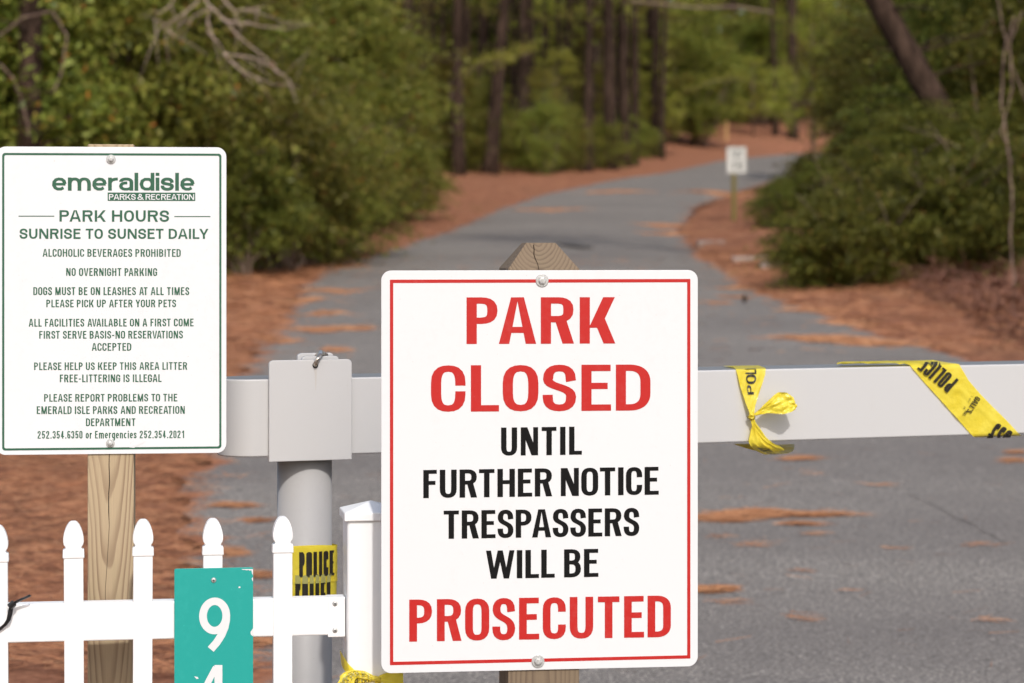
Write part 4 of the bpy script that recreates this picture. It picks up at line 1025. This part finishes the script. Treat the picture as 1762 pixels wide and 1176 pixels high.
# address plate screwed to a picket
pl = Plane(P(367, 1000, 4.955), 8.8); pl = Plane(FQ.o + FQ.x * FQ.at(367, 1000)[0] + FQ.n * .0165, 8.8)
base = Vector((pl.o.x, pl.o.y, 0))
ad = thing('address_plate', 'teal green upright house number plate with white 94 on the picket fence', 'number plate', base, pl.yaw)
Q = local_plane(pl, base)
xl, zt1 = Q.at(300, 979); xr, _ = Q.at(435.5, 1000); _, z9 = Q.at(343, 1121)
PLB = zt1 - .385; base_off = PLB
pan = MB().prism(round_rect(xl, xr, PLB, zt1, .003, 3), -.001, .0012).build('plate', M['teal'], ad, bevel=.0004)
def dpt(u, v): return Q.at(u, v)
def dig(strips, y=-.0015):
    mb = MB()
    for i, st in enumerate(strips): mb.grid([[(a[0], y - i * 5e-5, a[1]), (b[0], y - i * 5e-5, b[1])] for a, b in st])
    return mb.build('numeral', M['sheet'], pan)
px2m = Q.at(400, 1000)[0] - Q.at(399, 1000)[0]
c9 = Q.at(369.3, 1060); rx9, ry9, sw = 20.0 * px2m, 25.3 * px2m, 13.2 * px2m
ring = [(c9[0] + rx9 * math.cos(R(i * 9)), c9[1] + ry9 * math.sin(R(i * 9))) for i in range(40)]
tail = [Q.at(*p_) for p_ in ((389.4, 1058), (389, 1068), (386.5, 1080), (381, 1093), (373, 1105.5), (362.5, 1117.5))]
dig([stroke(ring, sw, sw * .98, True), stroke(tail, sw, sw)])
def q4(u, v): return Q.at(u, v)
st4 = [[(q4(369, 1144.5), q4(382.6, 1144.5)), (q4(369, 1238), q4(382.6, 1238))], [(q4(366.8, 1146), q4(376, 1150)), (q4(334, 1208), q4(346, 1211))], [(q4(333, 1205), q4(333, 1217)), (q4(394, 1205), q4(394, 1217))]]
dig(st4)
x, z = Q.at(367.6, 998.5); screw_head(ad, x, z, .0052, -.001)
def chip(pts, name='paint_chip'):
    mb = MB(); mb.add([(*[Q.at(u, v)[0]], -.0014, Q.at(u, v)[1]) for u, v in pts], [tuple(range(len(pts)))]); return mb.build(name, M['sheet'], pan)
chip([(415, 979.4), (435.3, 979.4), (435.3, 990), (433.5, 987), (432.6, 981.5), (429, 982), (427.5, 981), (424, 981.6), (421, 980.6), (418, 981)])
chip([(435.3, 993), (435.3, 1001), (433.6, 998), (433, 995.5)]); chip([(435.4, 1081), (435.4, 1095), (431.5, 1092), (431, 1087.5), (433.5, 1084)]); chip([(334, 1164), (340, 1165), (342, 1168), (338, 1168.5)]); chip([(410, 1010), (413, 1009), (414, 1011.5), (411, 1012.2)])

# black cable tie round the rail at the left picket
mb = MB(); tp = [FQ.o + FQ.x * FQ.at(u, v)[0] + FQ.n * d + Vector((0, 0, FQ.at(u, v)[1])) for u, v, d in ((-22, 1096, .014), (-8, 1088, .017), (2, 1079, .019), (10, 1072, .021), (15.5, 1064, .023), (18, 1054, .024), (19.5, 1045, .024), (22, 1037, .024))]
mb.tube(tp, [.0046] * 8, 8, flat=.5)
tie = mb.build('cable_tie', M['blackplastic'], None, True); tag(tie, 'black plastic cable tie with a sticking-out tail on the leftmost picket', 'cable tie')
def fpt(u, v, d): return FQ.o + FQ.x * FQ.at(u, v)[0] + FQ.n * d + Vector((0, 0, FQ.at(u, v)[1]))
mb = MB(); mb.tube([fpt(21, 1037, .026), fpt(36, 1029, .028), fpt(53, 1021, .031)], [.0058, .0056, .0054], 8, flat=.35); mb.build('tail', M['blackplastic'], tie, True)
mb = MB(); mb.tube([fpt(17, 1042, .026), fpt(26, 1034, .026)], [.0075] * 2, 6, flat=.9); mb.build('head', M['blackplastic'], tie, bevel=.001)

# ------------------------------------------------------------------ swing gate
GY = 20.0
pl = Plane(P(606, 720, 5.33), GY)
pcx, pcy = 0, 0
base = Vector((pl.o.x, pl.o.y, 0))
gate = thing('swing_gate', 'pale grey painted steel gate beam on a round grey pole, closed across the road', 'gate', base, pl.yaw)
GQ = local_plane(pl, base); Q = GQ
BD = .136
zt_ = Q.at(1210, 637.5)[1]; zb_ = Q.at(1210, 763.5)[1]
xe, _ = Q.at(3000, 640); xs0 = Q.at(388, 720)[0]
out = [(xe, 0), (xe, BD)] + [(xs0 + BD / 2 - BD / 2 * math.sin(R(a_)), BD / 2 + BD / 2 * math.cos(R(a_))) for a_ in range(0, 181, 10)]
mb = MB(); mb.prism_z(out, zb_, zt_); mb.build('beam', M['gate'], gate, bevel=.004, seg=3).data.polygons.foreach_set('use_smooth', [False] * (len(out) + 2))
bm_ = gate.children[0]; bm_.data.polygons.foreach_set('use_smooth', [True] * (len(out) + 2))
wn_ = bm_.modifiers.new('weighted_normal', 'WEIGHTED_NORMAL'); wn_.keep_sharp = True
# pole under the latch plate
pcx = Q.at(529.5, 850)[0] + .012; pr = .0572
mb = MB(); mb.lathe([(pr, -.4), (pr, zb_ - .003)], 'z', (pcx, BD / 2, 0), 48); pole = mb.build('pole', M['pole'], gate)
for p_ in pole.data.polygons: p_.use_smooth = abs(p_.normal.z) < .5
# latch plate: front sheet and two sheets behind that stick up
yp = -.011
FP = Plane(Q.o - Q.n * yp, GY)
xl, zt1 = FP.at(463, 620.5); xr, zb1 = FP.at(605.5, 791)
def rr_top(x0, x1, z0, z1, r):
    o = [(x0, z0), (x1, z0)]
    for cx_, a0 in ((x1 - r, 0), (x0 + r, 90)):
        for i in range(7): o.append((cx_ + r * math.cos(R(a0 + 15 * i)), z1 - r + r * math.sin(R(a0 + 15 * i))))
    return o
mb = MB(); mb.prism(rr_top(xl, xr, zb1, zt1, .010), yp, yp + .008); lp_ = mb.build('latch_plate', M['gate'], gate, bevel=.0015)
P2 = Plane(Q.o - Q.n * .03, GY); x0, z1 = P2.at(519, 613.5); x1, _ = P2.at(583.5, 615)
mb = MB(); mb.prism(rr_top(x0, x1, zt_ - .02, z1, .010), .03, .040); mb.build('lug', M['gate'], gate, bevel=.0015)
P3 = Plane(Q.o - Q.n * .075, GY); x0, z1 = P3.at(512, 608); x1, _ = P3.at(574.5, 610)
mb = MB(); mb.prism(rr_top(x0, x1, zt_ - .02, z1, .010), .075, .085); mb.build('lug', M['gate'], gate, bevel=.0015)
# hole and rust run on the latch plate
hx, hz = FP.at(542.5, 628.5); mb = MB(); mb.lathe([(.0062, 0), (.0062, .0006), (.004, .0007)], 'y', (hx, yp - .0004, hz), 20); mb.build('hole', M['crack'], lp_)
mb = MB(); mb.grid([[(hx - .003, yp - .0004, hz - .006), (hx + .004, yp - .0004, hz - .006)], [(hx - .001, yp - .0004, hz - .022), (hx + .003, yp - .0004, hz - .022)], [(hx, yp - .0004, hz - .052), (hx + .0015, yp - .0004, hz - .052)]]); mb.build('rust_run', M['ruststain'], lp_)
# padlock
def gpt(u, v, y):
    p_ = Plane(Q.o - Q.n * y, GY); x, z = p_.at(u, v); return Q.o + Q.x * x - Q.n * y + Vector((0, 0, z))
tpts = [gpt(542.5, 629, yp + .006), gpt(542.8, 627, yp - .006), gpt(545, 621, yp - .011), gpt(548.5, 614.5, yp - .008), gpt(552, 609, .002), gpt(552.5, 606.5, .02), gpt(549, 608, .045), gpt(545, 613, .068), gpt(543, 620, .074)]
mb = MB(); mb.tube(tpts, .0047, 12); lock = mb.build('padlock', M['steel'], None, True); tag(lock, 'steel padlock shackle threaded through the top of the gate latch plate', 'padlock')
mb = MB(); mb.tube([gpt(552, 606, .020), gpt(556, 608.5, .034), gpt(561, 612, .05)], [.0045, .0045, .005], 10); mb.build('shackle_arm', M['steel'], lock, True)

# ------------------------------------------------------------------ barrier tape
def tape_mesh(rows, nacross=9, ripple=0.0, freq=3.0, seed=0, nrm=None, crinkle=0.0):
    "rows: list of (left point, right point); ripple pushes across-strip creases along nrm"
    rd = random.Random(seed); ph = [rd.uniform(0, 6.28) for _ in range(4)]; out = []
    nrm = nrm or GQ.n
    for i, (a_, b_) in enumerate(rows):
        a_ = Vector(a_); b_ = Vector(b_); r_ = []
        for j in range(nacross):
            f = j / (nacross - 1); p_ = a_.lerp(b_, f)
            amp = ripple * (math.sin(f * freq * 6.28 + ph[0] + .25 * i) + .5 * math.sin(f * freq * 11 + ph[1] - .3 * i) + .4 * math.sin(i * .9 + ph[2] + f * 3))
            r_.append(p_ + nrm * (abs(amp) + rd.uniform(0, crinkle)))
        out.append(r_)
    return out
def tape_obj(name, rows, label=None, parent=None, sub=True):
    o = MB().grid(rows).build(name, M['tape'], parent, True, fix=False)
    if label: tag(o, label, 'barrier tape')
    if sub:
        m_ = o.modifiers.new('subdivision', 'SUBSURF'); m_.levels = 1; m_.render_levels = 2
    return o
def bilerp(rows, fu, fv):
    "point on a grid surface; fu across, fv along (0..1)"
    n = len(rows) - 1; m = len(rows[0]) - 1; y = min(max(fv, 0), 1) * n; x = min(max(fu, 0), 1) * m
    i = min(int(y), n - 1); j = min(int(x), m - 1); y -= i; x -= j
    return (rows[i][j] * (1 - x) + rows[i][j + 1] * x) * (1 - y) + (rows[i + 1][j] * (1 - x) + rows[i + 1][j + 1] * x) * y
def densify(rows, k):
    out = []
    for a_, b_ in zip(rows, rows[1:]):
        for i in range(k): out.append(tuple(Vector(p_).lerp(Vector(q_), i / k) for p_, q_ in zip(a_, b_)))
    out.append(tuple(Vector(p_) for p_ in rows[-1])); return out

# two turns round the pole
ctr = GQ.o + GQ.x * pcx - GQ.n * (BD / 2); 
front = Plane(Vector((ctr.x, ctr.y - pr, 0)), 0)
def on_pole(ang, z, r): return Vector((ctr.x + r * math.sin(ang), ctr.y - r * math.cos(ang), z))
zz = lambda v: front.at(529, v)[1]
def pole_turn(vt, vb, r, amp, seed):
    rows = []; rd = random.Random(seed)
    for i in range(49):
        a_ = -math.pi + 2 * math.pi * i / 48
        bul = .010 * math.exp(-((a_ - 1.35) / .35) ** 2)
        rows.append([on_pole(a_, zz(vt) * (1 - f) + zz(vb) * f + .003 * math.sin(a_ * 2 + seed), r + bul + amp * abs(math.sin(f * 9 + a_ * 3 + seed))) for f in [j / 8 for j in range(9)]])
    return rows
up_rows = pole_turn(941, 1004, pr + .0025, .0012, 1); lo_rows = pole_turn(982, 1050, pr + .0012, .0010, 3)
pt = tape_obj('barrier_tape', up_rows, 'yellow police tape wrapped twice round the grey gate pole', sub=False)
tape_obj('lower_turn', lo_rows, None, pt, sub=False)
def pole_text(text, a0, a1, v0, v1, r, mat, parent, s=.150, t_=.095, clip=(-1, 2)):
    W = (a1 - a0) * r / (zz(v0) - zz(v1)); cap = zz(v0) - zz(v1)
    st = layout(text, W, s, t_, .07)
    def fm(x, y, h):
        y = min(max(y, clip[0]), clip[1]); a_ = a0 + (a1 - a0) * x / W; bul = .010 * math.exp(-((a_ - 1.35) / .35) ** 2); return on_pole(a_, zz(v1) + y * cap, r + bul + h)
    return letter_mesh(st, fm, dense=.12).build('lettering', mat, parent)
pole_text('POLICE', -.10, 1.16, 950, 993, pr + .0046, M['ink'], pt)
pole_text('POLICE', -.24, 1.06, 990, 1038, pr + .0046, M['fadeink'], pt, clip=(.70, 2))
pole_text('POLICE', -.24, 1.06, 990, 1038, pr + .0038, M['ink'], pt, clip=(-1, .70))
pole_text('POLICE LINE', -2.9, -.75, 950, 993, pr + .0046, M['ink'], pt)
# small maker's print at the left of the turn
pole_text('1 800 477 7766', -.62, -.55, 955, 992, pr + .0046, M['ink'], pt, .1, .1) if False else None

# knotted tape on the beam
off = .003
def bp(u, v, d): return gpt(u, v, -d)
topy = lambda u: 638 - (u - 1210) * .0215
rows = [(bp(1242, 630, -.10), bp(1305, 629, -.10)), (bp(1262, 632.5, -.04), bp(1315, 632.5, -.04)), (bp(1266, topy(1268) - 1.2, .001), bp(1316.5, topy(1316) - 1.2, .001)), (bp(1268, 645, .003), bp(1316, 645, .004)), (bp(1272, 662, .005), bp(1311, 662, .007)), (bp(1278, 680, .009), bp(1304.5, 680, .010)), (bp(1284, 697, .013), bp(1299, 697, .014)), (bp(1289, 711, .016), bp(1297.5, 711, .017)), (bp(1290.5, 718, .016), bp(1297.5, 718, .017))]
R1 = tape_mesh(densify(rows, 3), 13, .0018, 2.2, 4, None, .0006)
kt = tape_obj('barrier_tape', R1, 'yellow police tape tied in a knot round the gate beam with a loose tail')
def surf_text(rows, text, fu0, fu1, fv0, fv1, parent, mat='ink', s=.24, t_=.16, along='v', lift=.0012, aspect=None, flip=1, gap=.1, nrm=None):
    "text runs along fv (from fv0 to fv1), cap height from fu0 to fu1"
    L = (bilerp(rows, (fu0 + fu1) / 2, fv1) - bilerp(rows, (fu0 + fu1) / 2, fv0)).length; H = (bilerp(rows, fu1, (fv0 + fv1) / 2) - bilerp(rows, fu0, (fv0 + fv1) / 2)).length
    W = aspect or L / H; st = layout(text, W, s, t_, gap); nn = nrm or GQ.n
    return letter_mesh(st, lambda x, y, h: bilerp(rows, fu0 + (fu1 - fu0) * y, fv0 + (fv1 - fv0) * x / W) + nn * (lift + h), dense=.12).build('lettering', M[mat], parent)
surf_text(R1, 'POLI', .68, .30, .62, .22, kt, s=.2, t_=.14)
# knot
mb = MB(); kp = [bp(1293 + 4.5 * math.cos(a_ / 7 * 6.28 * 1.5), 716 + 5 * math.sin(a_ / 7 * 6.28 * 1.5) + a_ * .3, .016 + .004 * math.sin(a_ * 1.7)) for a_ in range(10)]
mb.tube(kp, [.0035, .0042, .0045, .004, .0046, .0042, .004, .0045, .004, .003], 7, .7); mb.build('knot', M['tape'], kt, True)
# lower strands
rows = [(bp(1290, 718, .016), bp(1297.5, 718, .016)), (bp(1292, 730, .013), bp(1300, 728, .015)), (bp(1296, 742, .011), bp(1309, 740, .015)), (bp(1302, 753, .010), bp(1317, 752, .015)), (bp(1310, 763, .010), bp(1328, 762, .016)), (bp(1322, 772, .008), bp(1341, 768, .010)), (bp(1338, 778, -.01), bp(1350, 774, .0))]
tape_obj('twisted_strand', tape_mesh(densify(rows, 2), 9, .0022, 2.4, 7, None, .0015), None, kt)
rows = [(bp(1293, 728, .010), bp(1298, 730, .012)), (bp(1289, 745, .008), bp(1304, 748, .012)), (bp(1286, 760, .008), bp(1314, 764, .014)), (bp(1290, 768, .004), bp(1325, 772, .010)), (bp(1300, 776, -.02), bp(1335, 779, -.01)), (bp(1315, 783, -.05), bp(1352, 781, -.04)), (bp(1325, 781, -.09), bp(1364, 776, -.08)), (bp(1320, 766, -.13), bp(1366, 764, -.13))]
R2 = tape_mesh(densify(rows, 2), 9, .0030, 2.3, 5, None, .003)
tape_obj('lower_loop', R2, None, kt)
surf_text(R2, 'CROSS', .85, .25, .45, .72, kt, s=.17, t_=.12, lift=.003)
rows = [(bp(1262, 764.5, -.09), bp(1266, 763.5, -.12)), (bp(1278, 770, -.05), bp(1285, 764, -.09)), (bp(1296, 775, -.03), bp(1306, 764, -.07)), (bp(1316, 779, -.02), bp(1330, 764, -.06))]
tape_obj('under_loop', tape_mesh(densify(rows, 2), 7, .001, 2, 9), None, kt)
# loose tail
rows = [(bp(1296, 713, .017), bp(1298.5, 716.5, .017)), (bp(1304, 705, .022), bp(1306, 713.5, .022)), (bp(1315, 695, .028), bp(1317, 711.5, .030)), (bp(1326, 685, .034), bp(1330, 711.5, .038)), (bp(1338, 675, .040), bp(1345, 713, .044)), (bp(1349, 675, .043), bp(1355, 710, .046)), (bp(1358, 679, .043), bp(1361, 708, .046)), (bp(1364, 684, .042), bp(1366, 706, .044)), (bp(1366, 691, .042), bp(1370, 699, .044))]
tape_obj('loose_tail', tape_mesh(densify(rows, 3), 13, .0045, 1.4, 13, None, .0045), None, kt)

# slanting turn of tape on the beam
rows = [(bp(1440, 627.5, -.03), bp(1448, 625.5, -.07)), (bp(1480, 626.5, -.01), bp(1500, 624.5, -.07)), (bp(1530, 627, -.003), bp(1560, 623.5, -.06)), (bp(1566, topy(1566) - 1.6, .0015), bp(1620, 622.5, -.03)), (bp(1570, topy(1570) + 4, .003), bp(1650, topy(1650) - 1.6, .0015)), (bp(1592, 660, .003), bp(1667, 655, .003)), (bp(1614, 684, .003), bp(1687, 679, .003)), (bp(1636, 709, .003), bp(1710, 702, .003)), (bp(1657, 732, .003), bp(1733, 725, .003)), (bp(1674, 751.2, .003), bp(1755, 748.2, .003)), (bp(1678, 753.0, -.02), bp(1758, 749.8, -.02)), (bp(1690, 753.0, -.14), bp(1775, 749.8, -.14))]
DR = densify(rows, 4); R3 = []
rd = random.Random(3)
for i, (a_, b_) in enumerate(DR):
    r_ = []
    for j in range(15):
        f = j / 14; p_ = a_.lerp(b_, f); h = .0
        h += .0024 * math.exp(-((f - (.40 + .010 * i)) / .05) ** 2) * (1 if 22 < i < 38 else 0)
        h += .0022 * math.exp(-((i - 26 + f * 2) / 1.0) ** 2) * max(0, 1 - f * 1.8) + .0026 * math.exp(-((i - 29.5 + f) / .8) ** 2) * max(0, 1 - f * 2.2) + .003 * math.exp(-((i - 22) / 1.2) ** 2) * math.exp(-((f - .55) / .2) ** 2)
        h += .0006 * math.sin(i * .9 + f * 5)
        if i < 12: p_ = p_ + Vector((0, 0, .004 * abs(math.sin(i * 1.9 + j * 1.3)))) 
        r_.append(p_ + GQ.n * (h if 15 < i < 37 else 0))
    R3.append(r_)
dt = tape_obj('barrier_tape', R3, 'yellow police tape wrapped slantwise round the right end of the gate beam', sub=False)
def wrap_pt(u, v, lift):
    "a point on the beam face; above or below the face it folds over onto the top or the underside"
    tv = topy(u) - 1.6; bv = 763.5 - (u - 1210) * .0285
    if v < tv: p_ = bp(u, tv, -(tv - v) / 800); p_.z += lift; return p_
    if v > bv: p_ = bp(u, bv, -(v - bv) / 800); p_.z -= lift; return p_
    return bp(u, v, lift)
def free_text(u0, v0, ax, ay, text, W, s, t_, lift=.0066, mat='ink', gap=.09, parent=dt, xh=.74):
    "text on the beam face: origin pixel, px vectors for one cap-height along and up"
    return letter_mesh(layout(text, W, s, t_, gap, xh=xh), lambda x, y, h: wrap_pt(u0 + ax[0] * x + ay[0] * y, v0 + ax[1] * x + ay[1] * y, lift + h), dense=.12).build('lettering', M[mat], parent)
# printed words, upside down as the tape is wound
free_text(1650, 654, (-23.6, -19.1), (-20, 22.5), 'POLICE', 2.2, .165, .11)
free_text(1679.5, 681.5, (-5.1, 8.0), (8.0, 5.1), "GALL'S", 3.3, .20, .15)
free_text(1661, 706.5, (-2.7, 4.2), (4.2, 2.7), 'INC.', 2.0, .17, .13)
free_text(1671.5, 681, (-1.5, 2.35), (2.35, 1.5), '1 800 477 7766', 9.5, .13, .13)
free_text(1744, 744, (-28, -16.5), (-21.6, 25), 'OSS', .98, .165, .11)

# knot of tape at the foot of the fence post
def fp(u, v, d): return FQ.o + FQ.x * FQ.at(u, v)[0] + FQ.n * (d - py0) + Vector((0, 0, FQ.at(u, v)[1]))
R4 = tape_mesh(densify([(fp(584, 1178, .012), fp(600, 1205, .012)), (fp(580, 1156, .010), fp(594, 1180, .012)), (fp(588, 1149, .008), fp(604, 1168, .012)), (fp(604, 1145.5, .006), fp(610, 1158, .010)), (fp(622, 1147, .008), fp(624, 1159, .012)), (fp(638, 1154, .014), fp(634, 1164, .016))], 3), 11, .0034, 2.4, 3, FQ.n, .003)
ft = tape_obj('barrier_tape', R4, 'crumpled yellow police tape knotted round the fence end post at the bottom')
R5 = tape_mesh(densify([(fp(567, 1182, .020), fp(590, 1200, .020)), (fp(575, 1168, .020), fp(590, 1180, .022)), (fp(584, 1153, .018), fp(594, 1170, .022)), (fp(594, 1148, .014), fp(598, 1176, .020)), (fp(594, 1160, .012), fp(600, 1182, .020))], 2), 9, .003, 2.2, 8, FQ.n, .003)
tape_obj('loop', R5, None, ft)
R6 = tape_mesh(densify([(fp(594, 1155, .004), fp(594, 1168, .006)), (fp(610, 1158, .004), fp(610, 1170, .006)), (fp(628, 1161, .008), fp(628, 1167, .010)), (fp(640, 1160, .014), fp(640, 1165, .016)), (fp(652, 1152, .012), fp(652, 1166, .014)), (fp(668, 1150, .002), fp(668, 1172, .004)), (fp(690, 1152, -.004), fp(690, 1176, -.004))], 2), 9, .0022, 2.4, 6, FQ.n, .0025)
tape_obj('crossing_strand', R6, None, ft)
surf_text(R6, 'LINE DO', .9, .15, .02, .36, ft, s=.16, t_=.11, lift=.0035, nrm=FQ.n)
surf_text(R4, 'POLICE', .75, .15, .45, .95, ft, mat='fadeink', s=.16, t_=.11, lift=.0045, nrm=FQ.n)
surf_text(R5, 'LICE', .85, .15, .15, .75, ft, mat='fadeink', s=.17, t_=.12, lift=.0045, nrm=FQ.n)
R7 = tape_mesh(densify([(fp(586, 1120, -.06), fp(588, 1146, -.05)), (fp(590, 1128, -.02), fp(590, 1150, -.015)), (fp(597, 1138, .003), fp(596, 1152, .003)), (fp(606, 1146, .004), fp(604, 1154, .004))], 2), 5, .0005, 1, 2, FQ.n)
tape_obj('strand', R7, None, ft)
mb = MB(); mb.tube([fp(634, 1163, .015), fp(640, 1158, .020), fp(646, 1160, .020), fp(647, 1166, .018), fp(641, 1169, .018)], [.005, .0068, .007, .0065, .005], 8, .8); mb.build('knot', M['tape'], ft, True)

for me_ in list(bpy.data.meshes):
    if me_.users == 0: bpy.data.meshes.remove(me_)
